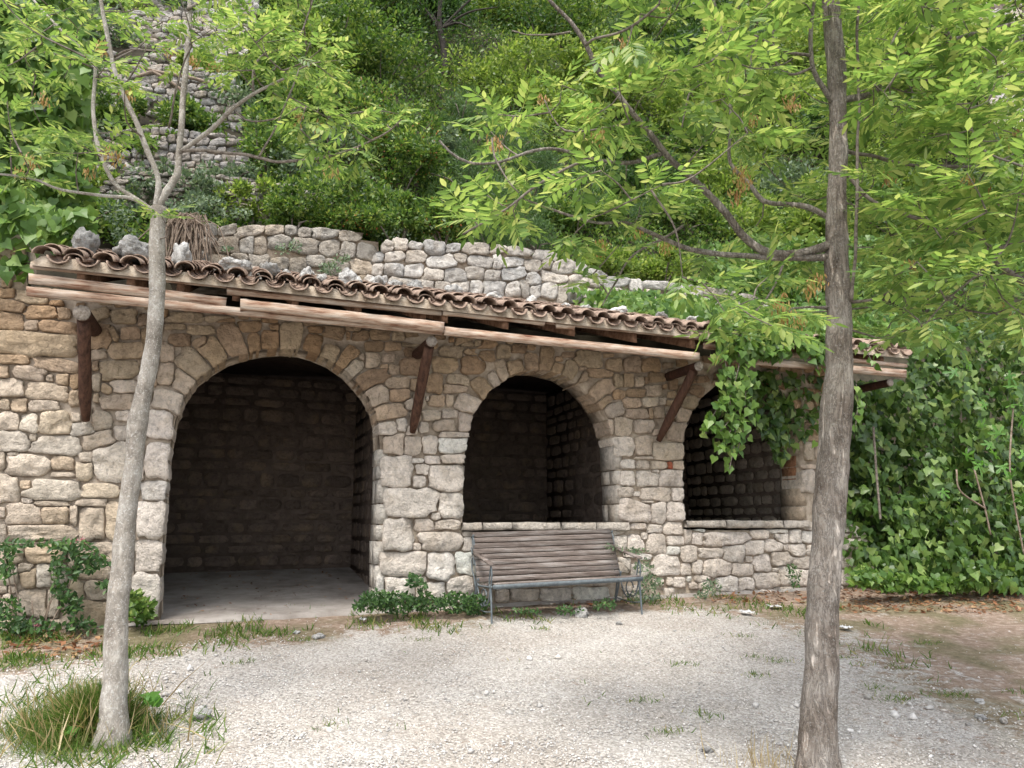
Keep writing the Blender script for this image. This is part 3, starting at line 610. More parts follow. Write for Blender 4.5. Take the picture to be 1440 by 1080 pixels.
# ------------------------------------------------------------------ roof
NE = .80
e0 = onplane(40, 366, NE); e1 = onplane(1010, 474, NE); e2 = onplane(1280, 500, NE)
print('EAVE', e0, e1, e2, 'log', [onplane(x, y, .72) for x, y in ((115, 440), (607, 480), (983, 515), (1252, 538))], 'retain', onplane(400, 315, -4.0), onplane(700, 345, -3.6))
def eh(s): return float(np.interp(s, [e0[0], e1[0], e2[0]], [e0[1], e1[1], e2[1]]))
SL = math.tan(R(18.5)); NB = -3.75
def roofp(s, n, up=0): return W(s, n, eh(s) + (NE - n) * SL + up)
roof = None
VV = []; ks = np.linspace(e0[0] + .02, e2[0] - .02, 40)
for s in ks: VV += [roofp(s, NE - .02, -.02), roofp(s, NB, -.02), roofp(s, NE - .02, -.045), roofp(s, NB, -.045)]
F = []
for i in range(39):
    a, b_ = i * 4, i * 4 + 4; F += [(a, b_, b_ + 1, a + 1), (a + 2, a + 3, b_ + 3, b_ + 2), (a, a + 2, b_ + 2, b_), (a + 1, b_ + 1, b_ + 3, a + 3)]
roof = mk('roof', VV, F, M_deck, shelter, smooth=False)
def tile_geo(s, n0, n1, up, r0, r1, inv, lift=0):
    K = 9; V = []; th = .013; rows = [(n0, r0), ((n0 + n1) / 2, (r0 + r1) / 2), (n1, r1)]
    skew = random.uniform(-.012, .012); rollo = random.uniform(-.1, .1)
    for ri, (n, r) in enumerate(rows):
        for dr in (0, -th):
            for j in range(K):
                a = math.pi * j / (K - 1) + rollo; x = math.cos(a) * (r + dr); z = math.sin(a) * (r + dr) * .82
                z = -z if inv else z
                V.append(roofp(s + x + skew * ri, n, up + z + lift * (1 - ri / 2)))
    F = []
    for ri in range(2):
        o = ri * 2 * K; q = o + 2 * K
        for j in range(K - 1):
            F.append((o + j, o + j + 1, q + j + 1, q + j)); F.append((o + K + j, q + K + j, q + K + j + 1, o + K + j + 1))
        F.append((o, q, q + K, o + K)); F.append((o + K - 1, o + 2 * K - 1, q + 2 * K - 1, q + K - 1))
    for o in (0, 4 * K):
        for j in range(K - 1): F.append((o + j, o + K + j, o + K + j + 1, o + j + 1))
    return V, F
sp = .245; nt_ = int((e2[0] - e0[0]) / sp); rt = MB(); cnt = 0
for row in range(12):
    n0 = NE + .05 - row * .36
    for i in range(nt_):
        s = e0[0] + .13 + i * sp + random.uniform(-.012, .012)
        for inv in (True, False):
            jn = random.uniform(-.025, .03); ss_ = s + (sp / 2 if inv else 0)
            g = tile_geo(ss_, n0 + jn, n0 - .43 + jn, .07 if inv else .078 + random.uniform(-.006, .01), .098, .085, inv, .022 if row else .01)
            # tiles deeper than the front rows are joined
            if row == 0 or (row == 1 and not inv) or (row == 2 and not inv and cnt < 290):
                mk('tile', g[0], g[1], M_tile, roof); cnt += 1
            else: rt.add(*g)
            if row == 0 and not inv and random.random() < .35:      # second layer of cover tile showing at the eave
                g = tile_geo(ss_, n0 - .02 + jn, n0 - .43, .045, .092, .08, False)
                rt.add(*g)
rt.build('upper_tiles', M_tile, roof, kind='stuff')
print('tiles', cnt)
# mortar bedding under the first tiles
VV = []; kk = 420
for i, s in enumerate(np.linspace(e0[0] + .02, e2[0] - .05, kk)):
    c = (.5 + .5 * math.cos((s - e0[0] - .13) / sp * 2 * math.pi)); up = -.012 + .075 * c + .008 * noise.noise(Vector((s * 14, 0, 0)))
    VV += [roofp(s, NE + .005, up), roofp(s, NE + .01 + .012 * noise.noise(Vector((s * 11, 3, 0))), -.045), roofp(s, NE - .3, up)]
F = []
for i in range(kk - 1): a = i * 3; F += [(a, a + 1, a + 4, a + 3), (a, a + 3, a + 5, a + 2)]
M_bed = noisy_mat('eave_mortar', (.26, .20, .145), (.46, .39, .31), 12, bump=.8)
mk('mortar_bed', VV, F, M_bed, roof)
# fascia boards, traced on the eave plane
def board(name, q, n=NE - .03, th=.028, seg=34, jag=(.0, .0), parent=None, m=None, wav=.005):
    (x0, t0), (x1, t1), (x2, b1), (x3, b0) = q
    V = []
    for i in range(seg + 1):
        f = i / seg
        sa, ha = onplane(x0 + (x1 - x0) * f, t0 + (t1 - t0) * f, n); sb, hb = onplane(x3 + (x2 - x3) * f, b0 + (b1 - b0) * f, n)
        j0 = jag[0] * max(0, 1 - f * 7); j1 = jag[1] * max(0, 1 - (1 - f) * 7); j = j0 + j1
        e = noise.noise(Vector((sa * 5, 1, t0))) * wav + j * .5 * (.5 + noise.noise(Vector((sa * 31, 7, t0))))
        e2_ = noise.noise(Vector((sa * 5, 9, t0))) * wav - j * .5 * (.5 + noise.noise(Vector((sa * 27, 3, t0))))
        off = random.uniform(-.0015, .0015)
        V += [W(sa, n + off, ha - max(e, -.01) if j else ha + e), W(sb, n + off, hb - e2_ if j else hb + e2_), W(sa, n - th, ha + e), W(sb, n - th, hb + e2_)]
    F = [(0, 1, 3, 2), (seg * 4, seg * 4 + 2, seg * 4 + 3, seg * 4 + 1)]
    for i in range(seg):
        a, b_ = i * 4, i * 4 + 4; F += [(a, b_, b_ + 1, a + 1), (a, a + 2, b_ + 2, b_), (a + 1, b_ + 1, b_ + 3, a + 3), (a + 2, a + 3, b_ + 3, b_ + 2)]
    return mk(name, V, F, m or M_board, parent or roof, smooth=False)
board('fascia_board', [(40, 384), (319, 418), (317, 431), (40, 398)], jag=(0, .04))
board('fascia_board', [(37, 402), (622, 461), (622, 471), (37, 415)], jag=(.03, 0), n=NE - .032)
board('fascia_board', [(338, 420), (625, 453), (624, 467), (338, 434)], n=NE + .001, jag=(.05, 0))
board('fascia_board', [(319, 403), (621, 434), (621, 443.5), (319, 413)], jag=(.02, 0))
board('fascia_board', [(42, 372), (319, 402), (319, 405), (42, 377)], n=NE - .06)
board('fascia_board', [(623, 434), (768, 450), (766, 457), (623, 443)], jag=(0, .03))
board('fascia_board', [(782, 452), (810, 456), (808, 463), (783, 461)], jag=(.02, .02))
board('fascia_board', [(768, 451), (986, 474), (986, 478), (768, 455)], n=NE - .06)
board('fascia_board', [(625, 459), (984, 496), (984, 507), (625, 471)])
board('fascia_board', [(990, 482), (1276, 512), (1276, 517), (990, 490)])
board('fascia_board', [(1000, 499), (1275, 520), (1275, 531), (1000, 507)])
# rafters under the deck with visible tails
for x in (106, 178, 250, 330, 415, 505, 597, 628, 714, 808, 895, 977, 1060, 1150, 1240):
    s, _ = onplane(x, 440, NE); wd = .035
    mb = MB(); P8 = []
    for n in (NE - .07, NB + .1):
        for (ds, u0) in ((-wd, -.06), (wd, -.06), (wd, -.19), (-wd, -.19)):
            P8.append(roofp(s + ds, n, u0))
    mb.box8(P8); mb.build('rafter', M_rafter, roof, smooth=False)
# projecting logs with braces
logs = [((115, 440), (120, 592), .0), ((607, 480), (580, 608), 0), ((983, 515), (926, 620), 0), ((1252, 538), None, 0)]
for (a, b_, _) in logs:
    s, h = onplane(a[0], a[1], .72); r = .075 if a[0] < 200 else .062
    if a[0] > 1200: r = .055
    pts = [W(s, .72, h), W(s, .3, h), W(s, -.1, h), W(s, -.9, h)]
    V, F = tube(pts, r, 14, False, .06, 5); lg = mk('beam', V, F, M_log, shelter)
    # end grain with a shallow bevel and checks
    VV = []; K = 18
    for rr, dn in ((1.0, -.01), (1.0, .0), (.93, .006), (.45, .008)):
        for j in range(K):
            t = 2 * math.pi * j / K; e = 1 + .05 * noise.noise(Vector((math.cos(t) * 2, math.sin(t) * 2, s)))
            VV.append(W(s + math.cos(t) * r * 1.02 * rr * e, .722 + dn, h + math.sin(t) * r * 1.02 * rr * e))
    VV.append(W(s, .732, h)); F = [(i * K + j, i * K + (j + 1) % K, (i + 1) * K + (j + 1) % K, (i + 1) * K + j) for i in range(3) for j in range(K)] + [(3 * K + j, 3 * K + (j + 1) % K, 4 * K) for j in range(K)]
    mk('log_end', VV, F, M_logend, lg)
    # brace: from under the log tip down to the wall
    if b_ is None: continue
    s2, h2 = onplane(b_[0], b_[1], .03)
    top = W(s - (.0 if a[0] < 200 else .0), .60, h - r * .6)
    bot = W(s2, .03, h2)
    if a[0] < 200: bot = W(onplane(121, 592, .06)[0], .06, h2)
    L = bot - top; pts = [top + L * t for t in np.linspace(0, 1, 9)]
    V, F = tube(pts, [.058, .06, .059, .058, .06, .061, .058, .052, .035], 12, True, .10, 6); mk('brace_post', V, F, M_log2 if False else noisy_mat('brace_wood', (.03, .014, .009), (.10, .05, .032), 10, .7, .5, 20, .01, ((0, 0, 0), (3, 3, .4))) if a == logs[0][0] else bpy.data.materials['brace_wood'], shelter)

# ------------------------------------------------------------------ loose rocks
def rock_geo(c, sx, sy, sz, seed, sub=2, rough=.35, rz=0):
    # icosphere by subdividing an octahedron-like ico
    t = (1 + 5 ** .5) / 2
    v = [(-1, t, 0), (1, t, 0), (-1, -t, 0), (1, -t, 0), (0, -1, t), (0, 1, t), (0, -1, -t), (0, 1, -t), (t, 0, -1), (t, 0, 1), (-t, 0, -1), (-t, 0, 1)]
    f = [(0, 11, 5), (0, 5, 1), (0, 1, 7), (0, 7, 10), (0, 10, 11), (1, 5, 9), (5, 11, 4), (11, 10, 2), (10, 7, 6), (7, 1, 8), (3, 9, 4), (3, 4, 2), (3, 2, 6), (3, 6, 8), (3, 8, 9), (4, 9, 5), (2, 4, 11), (6, 2, 10), (8, 6, 7), (9, 8, 1)]
    v = [np.array(q) / np.linalg.norm(q) for q in v]
    for _ in range(sub):
        cache = {}; nf = []
        def mid(a, b_):
            kx = (min(a, b_), max(a, b_))
            if kx not in cache: m = v[a] + v[b_]; v.append(m / np.linalg.norm(m)); cache[kx] = len(v) - 1
            return cache[kx]
        for a, b_, c_ in f:
            x, y, z = mid(a, b_), mid(b_, c_), mid(c_, a); nf += [(a, x, z), (b_, y, x), (c_, z, y), (x, y, z)]
        f = nf
    out = []
    for q in v:
        d = 1 + rough * noise.fractal(Vector(q * 1.3) + Vector((seed, seed * 2, 0)), 1, 2, 4) + rough * .6 * (noise.cell(Vector(q * 1.8) + Vector((seed, 0, 0))) - .5)
        p = q * d; x = p[0] * sx * math.cos(rz) - p[1] * sy * math.sin(rz); y = p[0] * sx * math.sin(rz) + p[1] * sy * math.cos(rz)
        out.append(np.array([x, y, p[2] * sz]) + c)
    return out, f
ROCKS = [(120, 346, 20, 24, 'dark grey pointed rock on the roof edge near its left end', .25),
 (188, 352, 26, 22, 'wide grey ridged rock behind the roof tiles left of the pale tree trunk', .28),
 (255, 358, 17, 22, 'pale grey knobbly rock on the tiles just right of the pale trunk', .4),
 (332, 371, 22, 12, 'flat white-topped block of rock on the roof below the tangle of roots', .42),
 (380, 378, 19, 13, 'low dark grey rock on the tiles right of the flat white-topped block', .24),
 (432, 382, 13, 12, 'round pale rock on the roof right of the low dark rock', .45),
 (402, 385, 10, 7, 'small flat rock wedged beside the low dark rock on the roof', .35),
 (452, 391, 9, 7, 'small grey chip of rock touching the round pale rock', .4),
 (490, 386, 13, 14, 'upright grey rock on the roof left of the corner of the terrace wall', .4),
 (500, 396, 10, 8, 'whitish small rock below the upright grey rock', .5),
 (530, 392, 16, 11, 'mid grey rock at the foot of the terrace wall corner', .42),
 (555, 396, 13, 9, 'brown-stained low rock beside the terrace wall corner', .26),
 (584, 400, 13, 11, 'dark angular rock on the roof above the second timber brace', .25),
 (638, 408, 17, 11, 'broad speckled rock on the roof right of the joint between fascia boards', .42),
 (693, 414, 15, 8, 'low white rock on the tiles above the second arch', .5),
 (746, 421, 9, 9, 'small bright white rock standing on the tiles above the second arch', .6),
 (796, 427, 10, 6, 'small white stone on the roof right of the bright standing rock', .55),
 (822, 432, 12, 6, 'flat grey-white stone on the tiles over the right side of the second arch', .45),
 (868, 436, 15, 8, 'wide white stone lying on the roof in front of the terrace wall', .55),
 (930, 443, 11, 8, 'dark little rock on the tiles above the pier of the third brace', .22),
 (975, 449, 18, 7, 'long pale flat rock on the roof beside the ivy', .5)]
for i, (x, y, rw, rh, lab, g) in enumerate(ROCKS):
    n = .35 if x < 300 else (.1 if x < 520 else -.3)
    # sit it on the tiles where the sight line of its lower edge meets the roof
    s, _ = onplane(x, y, n); d = W(s, n, 0)[1]
    sx = rw * d / FPX; sz = rh * d / FPX; base = roofp(s, n, .12)
    c = np.array([base[0], base[1], base[2] + sz * .55])
    V, F = rock_geo(c, sx, sx * .75, sz, i * 3.1 + 1, 3, .27, random.random() * 3)
    o = mk('rock', V, F, M_rock, origin=np.array([c[0], c[1], base[2]]), col=(g * 1.5, g * 1.47, g * 1.4), smooth=False)
    tag(o, lab, 'rock', 'loose rocks lying on the tile roof')
GR = [(818, 858, 13, 8, 'rounded white stone lying under the front of the bench', .6),
      (281, 1000, 15, 10, 'white chalky stone on the gravel right of the grassy tree base', .68),
      (870, 965 - 90, 5, 3, 'small pale stone at the right front foot of the bench', .55),
      (448, 893, 12, 4, 'white splintered stone in the grass in front of the large arch', .66),
      (416, 888, 6, 3, 'little white stone left of the splintered one in front of the large arch', .66),
      (1380, 1007, 8, 4, 'white stone lowest on the brown earth at the right edge', .66), (1345, 1008, 5, 3, 'small pale stone left of the lowest white stone on the right', .6),
      (1378, 985, 7, 4, 'pale stone just above the lowest white stone on the right', .6), (1412, 1012, 6, 4, 'whitish stone nearest the right edge of the gravel', .6),
      (1220, 978, 6, 4, 'single white stone on the gravel just right of the thick trunk', .65), (994, 1052, 9, 4, 'flat white stone left of the foot of the thick trunk', .62),
      (1362, 1018, 4, 3, 'tiny white stone beside the dirt on the right', .62)]
for i, (x, y, rw, rh, lab, g) in enumerate(GR):
    p = onground(x, y + rh); d = p[1]; sx = rw * d / FPX; sz = rh * d / FPX
    V, F = rock_geo(p + np.array([0, 0, sz * .5]), sx, sx * .8, sz, i * 5.3 + 40, 2, .4, random.random() * 3)
    tag(mk('stone', V, F, M_rock, origin=p, col=(g, g * .98, g * .95)), lab, 'stone', 'white stones on the ground')
for i, (x, y, rw, lab) in enumerate([(1090, 857, 13, 'crumpled white scrap in the grass left of the thick trunk'), (1050, 865, 12, 'ragged white scrap in the grass below the low wall'), (1190, 887, 11, 'white scrap lying flat just right of the thick trunk'), (510, 876, 7, 'small white scrap on the brown earth before the middle pier')]):
    p = onground(x, y); d = p[1]; k = 9; VV = []; r0 = .62 * rw * d / FPX
    for a in range(k):
        for b_ in range(k):
            u, v = a / 4 - 1, b_ / 4 - 1; q = Vector((u * 2.1 + i * 9, v * 2.1, 3))
            sc_ = r0 * (1 + .35 * noise.noise(q)); VV.append(p + np.array([u * sc_, v * sc_ * 1.2, .02 + .045 * abs(noise.noise(q * 1.4)) + .01]))
    tag(mk('paper_scrap', VV, [(a * k + b_, a * k + b_ + 1, (a + 1) * k + b_ + 1, (a + 1) * k + b_) for a in range(k - 1) for b_ in range(k - 1)], M_scrap, origin=p, smooth=False), lab, 'scrap')

# ------------------------------------------------------------------ terrace walls behind the roof
def coursed(x0, y0, x1, y1, wpx, hpx, slope=0):
    out = []; y = y0
    while y < y1 + 30:
        h = hpx * random.uniform(.7, 1.35); x = x0 - random.random() * wpx
        while x < x1:
            w_ = wpx * random.uniform(.55, 1.5); hh = h * random.uniform(.75, 1.0); yy = y + slope * (x - x0) + random.uniform(-.22, .22) * h; hh *= random.uniform(.7, 1.15)
            out.append((x, yy, x + w_ * random.uniform(.8, 1.05), yy + hh, random.uniform(-14, 14))); x += w_
        y += h
    return out
def terrace(name, label, n, region, wpx, hpx, slope, ctop, lim=300, thick=.5, colf=None, cat='wall', proud=.04):
    xs = [p[0] for p in region]; ys = [p[1] for p in region]
    al = lambda X, Y: inpoly(X, Y, region)
    seeds = [q for q in coursed(min(xs), min(ys), max(xs), max(ys), wpx, hpx, slope) if al(np.array([(q[0] + q[2]) / 2]), np.array([(q[1] + q[3]) / 2]))[0]]
    pol = cells(seeds, al, K=18, lim=1.3, p=4.5, gap=.35)
    sm_ = [onplane(x, y + (9 if y < np.mean(ys) else 0), n) for x, y in grow(region, .975)]; c = np.mean(sm_, 0)
    t = thing(name, label, cat, tuple(W(c[0], n - .2, min(q[1] for q in sm_))))
    V = [W(a, n - .03, b_) for a, b_ in sm_] + [W(a, n - thick, b_) for a, b_ in sm_]; m = len(sm_)
    tri = tessellate_polygon([[Vector((a, b_, 0)) for a, b_ in sm_]])
    F = [tuple(q) for q in tri] + [tuple(i + m for i in q[::-1]) for q in tri] + [(i, (i + 1) % m, (i + 1) % m + m, i + m) for i in range(m)]
    core = mk('wall_core', V, F, M_mortar, t, smooth=False)
    cnt_ = 0
    for poly in sorted(pol, key=lambda q: -area(q)):
        if area(poly) < 8 or cnt_ >= lim: continue
        V, F = stone_geo(poly, n, proud=random.uniform(.5, 1.5) * proud, back=-.08, rough=1.1, mapf=fmap(n))
        base = np.array(ctop) * random.uniform(.75, 1.15) * (1 + np.array([.05, 0, -.06]) * random.uniform(-1, 1))
        mk('stone', V, F, M_stone, core, col=base); cnt_ += 1
    return t
terrace('retaining_wall', 'coursed stone terrace wall above the left half of the roof, roots hanging at its end', -3.95, [(236, 330), (300, 312), (400, 316), (470, 322), (536, 330), (540, 420), (400, 412), (236, 400)], 27, 20, .04, (.46, .41, .345))
terrace('retaining_wall', 'pale rubble terrace wall with a jutting corner above the second arch', -3.45, [(508, 400), (530, 350), (545, 334), (640, 338), (700, 344), (775, 352), (860, 388), (930, 396), (1010, 405), (1080, 420), (1080, 480), (800, 462), (522, 425)], 26, 19, .06, (.55, .51, .455))
for n_, reg, lab, cc in ((-4.95, [(128, 345), (135, 262), (190, 240), (300, 245), (420, 262), (500, 285), (525, 330), (300, 325), (240, 345)], 'lowest dry-stone terrace above the roots at the left', (.36, .33, .29)),
        (-5.9, [(128, 275), (130, 190), (230, 178), (345, 195), (360, 262), (230, 262)], 'second dry-stone terrace up the slope behind the left tree', (.38, .35, .32)),
        (-7.2, [(135, 205), (135, 98), (240, 88), (338, 110), (342, 205), (240, 205)], 'third dry-stone terrace up, crossed by fallen grey branches', (.48, .45, .41)),
        (-8.6, [(135, 125), (130, 22), (250, 12), (352, 40), (345, 130)], 'fourth dry-stone terrace up, pale and sunlit', (.54, .50, .45)),
        (-10.1, [(130, 50), (130, -60), (250, -70), (370, -40), (360, 60)], 'topmost dry-stone terrace at the upper left edge of the picture', (.52, .49, .45))):
    terrace('dry_stone_wall', lab, n_, reg, 17, 9, .05, cc, proud=.07)

terrace('rock_wall', 'pale stone wall just showing behind the leaves at the top right corner', -9.0, [(1375, -70), (1620, -70), (1620, 270), (1400, 265)], 26, 18, .0, (.62, .56, .50))

# rubble lying on the bank between the dry-stone terraces
rb = MB(); rc = []
for _ in range(620):
    x, y = random.uniform(125, 350), random.uniform(-50, 300); p = onhill(x, y); r = random.uniform(.05, .17)
    V, F = rock_geo(p + np.array([0, 0, r * .3]), r * random.uniform(1, 1.6), r, r * .7, random.random() * 99, 1, .4, random.random() * 3); rb.add(V, F)
    rc.append(np.tile(np.array((.5, .47, .43)) * random.uniform(.7, 1.2), (len(V), 1)))
tag(mk('rubble', np.vstack(rb.V), rb.F, M_rock, col=np.vstack(rc), smooth=False), 'loose pale rubble scattered over the bank between the dry-stone terraces', 'rubble', kind='stuff')

# ------------------------------------------------------------------ foliage tools
def basis(d, up):
    d = d / (np.linalg.norm(d, axis=1)[:, None] + 1e-9)
    r = np.cross(d, up); r /= np.linalg.norm(r, axis=1)[:, None] + 1e-9
    return r, d, np.cross(r, d)
def scatter(T, TF, pos, d, up, size):
    """copies of leaf template T (verts; x=side, y=along, z=normal) placed at pos"""
    r, dd, u = basis(d, up); N = len(pos); k = len(T)
    V = pos[:, None] + size[:, None, None] * (T[None, :, 0:1] * r[:, None] + T[None, :, 1:2] * dd[:, None] + T[None, :, 2:3] * u[:, None])
    return V.reshape(-1, 3), (np.arange(N)[:, None, None] * k + TF[None]).reshape(-1, TF.shape[1])
def rv(n): v = rng.standard_normal((n, 3)); return v / np.linalg.norm(v, axis=1)[:, None]
T_oval = np.array([(0, 0, 0), (-.22, .35, .05), (-.17, .72, .03), (0, 1, -.05), (.17, .72, .03), (.22, .35, .05)], float); TF_oval = np.array([(0, 3, 2, 1), (0, 5, 4, 3)])
T_quad = np.array([(0, 0, 0), (-.25, .5, .04), (0, 1, -.04), (.25, .5, .04)], float); TF_quad = np.array([(0, 3, 2, 1)])
T_blade = np.array([(-.016, 0, 0), (.016, 0, 0), (.013, .5, .10), (-.013, .5, .10), (.003, 1, .38), (-.003, 1, .38)], float); TF_blade = np.array([(0, 1, 2, 3), (3, 2, 4, 5)])
def ivy_t(wob=0):
    o = [(0, .0), (-.34, -.12), (-.5, .18), (-.36, .42), (-.2, .62), (0, 1.0), (.2, .62), (.36, .42), (.5, .18), (.34, -.12)]
    V = [(0, .25, .0)] + [(x, y, .10 * abs(x) - .12 * max(0, y - .4) + wob * x) for x, y in o]; n = len(o)
    return np.array(V, float), np.array([(0, 1 + (i + 1) % n, 1 + i) for i in range(n)])
T_ivy, TF_ivy = ivy_t()
def fig_t():
    o = []
    for a, l, wd in ((-110, .55, .13), (-55, .85, .15), (0, 1.0, .16), (55, .85, .15), (110, .55, .13)):
        c, s_ = math.cos(R(a)), math.sin(R(a))
        for t, sd_ in ((.35, -.07), (.7, -wd), (.95, -wd * .6), (1.03, 0), (.95, wd * .6), (.7, wd), (.35, .07)):
            x = l * t * s_ + sd_ * c; y = l * t * c - sd_ * s_; o.append((x, y))
    V = [(0, 0, .02)] + [(x, y, -.16 * (x * x + y * y) + .03 * math.sin(9 * x)) for x, y in o]; n = len(o)
    return np.array(V, float), np.array([(0, 1 + (i + 1) % n, 1 + i) for i in range(n)])
T_fig, TF_fig = fig_t()
def ashleaf(seed):
    r = random.Random(seed); V = []; F = []; L = 1.0
    droop = r.uniform(.05, .28); npair = r.choice((4, 4, 5)); tt = [.28 + (.98 - .28) * i / npair for i in range(npair)]
    z = lambda t: -droop * t * t
    def leaflet(t, a, l):
        p = np.array([0, t * L, z(t)]); d = np.array([math.sin(a), math.cos(a), -.12 - r.uniform(0, .25)]); d /= np.linalg.norm(d)
        sd_ = np.cross(d, (0, 0, 1)); sd_ /= np.linalg.norm(sd_); u = np.cross(sd_, d); wd = l * .17; b = len(V)
        p = p + d * .02
        V.extend([p, p + d * l * .33 - sd_ * wd + u * .012, p + d * l * .7 - sd_ * wd * .8 + u * .008, p + d * l, p + d * l * .7 + sd_ * wd * .8 + u * .008, p + d * l * .33 + sd_ * wd + u * .012])
        F.extend([(b, b + 3, b + 2, b + 1), (b, b + 5, b + 4, b + 3)])
    for t in tt:
        for s_ in (-1, 1): leaflet(t + r.uniform(-.02, .02), s_ * r.uniform(.75, 1.05), .34 * (.75 + .4 * math.sin(t * 2.6)) * r.uniform(.9, 1.1))
    leaflet(.97, r.uniform(-.15, .15), .36)
    for t in np.linspace(0, .75, 4):
        b = len(V); V.extend([np.array([-.006, t, z(t)]), np.array([.006, t, z(t)]), np.array([.005, t + .25, z(t + .25)]), np.array([-.005, t + .25, z(t + .25)])]); F.append((b, b + 1, b + 2, b + 3))
    return np.array(V), np.array(F)
ASH = [ashleaf(i) for i in range(6)]
def mesh_of(name, T, TF, m, scale=1.0):
    me = bpy.data.meshes.new(name); me.from_pydata([tuple(v * scale) for v in T], [], [tuple(int(i) for i in f) for f in TF]); me.materials.append(m); me.update(); return me
def leaf_objects(name, me_list, pos, d, up, size, parent, **kw):
    r, dd, u = basis(d, up); pw = wpos(parent); out = []
    for i in range(len(pos)):
        o = bpy.data.objects.new(name, me_list[i % len(me_list)]); link(o, parent)
        M = Matrix([[r[i][0], dd[i][0], u[i][0]], [r[i][1], dd[i][1], u[i][1]], [r[i][2], dd[i][2], u[i][2]]]).to_4x4() @ Matrix.Scale(size[i], 4)
        M.translation = Vector(pos[i]) - pw; o.matrix_basis = M; out.append(o)
    return out

# ------------------------------------------------------------------ ash trees
def ash_tree(label, trunk, Y0, branches, clusters, seeds, bark, nleaf, lsize, extra=None):
    """trunk / branches traced as (x, y, width px); branches carry the depth at both ends relative to the trunk"""
    base = onground(trunk[0][0], trunk[0][1]); root = thing('ash_tree', label, 'tree', tuple(base))
    def line(P, d0, d1):
        out = []; n = len(P)
        L = np.cumsum([0] + [math.hypot(P[i + 1][0] - P[i][0], P[i + 1][1] - P[i][1]) for i in range(n - 1)]); L = L / (L[-1] or 1)
        for (x, y, w_), t in zip(P, L):
            Y = Y0 + d0 + (d1 - d0) * t; p = atdepth(x, y, Y); out.append((*p, w_ / 2 * (Y * ct + (p[2] - EYE) * st) / FPX * .96))
        return out
    Lt = line(trunk, 0, 0); p0 = list(Lt[0]); p0[2] -= .25; p0[3] *= 1.25
    S = smoothline([p0] + Lt, .045); pts = S[:, :3]; rad = S[:, 3]
    rad = rad * (1 + .30 * np.exp(-np.clip(pts[:, 2] - base[2], 0, 9) / .09))
    V, F = tube(pts, rad, 40, True, .13, 5.5); mk('trunk', V, F, bark, root)
    attach = [q for q in pts[len(pts) // 2:]]
    bp = []
    for P, d0, d1 in branches:
        S = smoothline(line(P, d0, d1), .05)
        S[:, :3] += np.array([[noise.noise(Vector(q[:3] * 4)), noise.noise(Vector(q[:3] * 4 + 9)), noise.noise(Vector(q[:3] * 4 + 17))] for q in S]) * .012
        V, F = tube(S[:, :3], np.maximum(S[:, 3], .0035), 8, True, .12, 9); mk('branch', V, F, bark if P[0][2] > 6 else M_twig, root)
        attach += list(S[2:, :3]); bp.append(S[-1, :3])
    tw = MB(); pos = []; dr = []; up = []; A = np.array(attach)
    for (x, y, dd) in clusters:
        c = atdepth(x, y, Y0 + dd)
        # nearest wood; twigs already grown count as wood too
        q = A[np.argmin(np.linalg.norm(A - c, axis=1) + .25 * np.maximum(0, A[:, 2] - c[2]))]
        L = np.linalg.norm(c - q)
        mid = (q + c) / 2 + np.array([random.uniform(-.1, .1), random.uniform(-.1, .1), -.06 * L + random.uniform(-.05, .05)]) * min(1, L * 1.5)
        S = smoothline([q, mid, c], .06); tw.tube(S, np.linspace(min(.009, .004 + .006 * L), .0025, len(S)), 5, False)
        A = np.vstack([A, S[1:]])
        ax = c - mid; ax = ax / (np.linalg.norm(ax) + 1e-9)
        k = random.randint(5, 8); a0 = random.random() * 6.28
        for j in range(k):
            a = a0 + j * 2.4; e = random.uniform(-.45, .55)
            d = np.array([math.cos(a), math.sin(a), e * .9]) + ax * .7
            pos.append(c - ax * random.uniform(0, .10)); dr.append(d); up.append(np.array([random.gauss(0, .35), random.gauss(0, .35) - .25, 1.0]))
    tw.build('twigs', M_twig, root, kind='stuff')
    pos = np.array(pos); dr = np.array(dr); up = np.array(up); size = lsize * rng.uniform(.72, 1.18, len(pos))
    dist = np.linalg.norm(pos - CE, axis=1); x, y = project(pos); vis = (x > -20) & (x < 1460) & (y > -20)
    order_ = np.argsort(np.where(vis, dist, 99)); near = order_[:300]; far = order_[300:]
    mes = [mesh_of('leaf', a, b_, M_ash) for a, b_ in ASH]
    leaf_objects('leaf', mes, pos[near], dr[near], up[near], size[near], root)
    if len(far):
        Vs = []; Fs = []; o = 0
        for k_ in range(6):
            f = far[k_::6]
            if len(f) == 0: continue
            V, F = scatter(ASH[k_][0], ASH[k_][1], pos[f], dr[f], up[f], size[f]); Vs.append(V); Fs.append(F + o); o += len(V)
        mk('foliage', np.vstack(Vs), np.vstack(Fs), M_ash, root, smooth=False, kind='stuff')
    for (x, y, dd) in seeds:
        c = atdepth(x, y - 8, Y0 + dd); k = 34
        p = c + np.stack([rng.normal(0, .025, k), rng.normal(0, .025, k), -rng.uniform(0, .09, k)], 1)
        d = np.stack([rng.normal(0, .3, k), rng.normal(0, .3, k), -np.ones(k)], 1)
        V, F = scatter(T_oval * np.array([.6, 1, 1]), TF_oval, p, d, rv(k), rng.uniform(.028, .045, k)); mk('seed_cluster', V, F, M_seed, root, smooth=False, kind='stuff')
        A = np.array(attach) if False else A
    return root
rnd = random.Random(5)
LT = [(160,1020,40),(162,960,36),(164,880,33),(171,800,29),(178,720,27),(188,650,25),(192,600,28),(196,580,27),(207,530,23),(217,470,22),(221,400,21),(221,330,21),(224,292,22)]
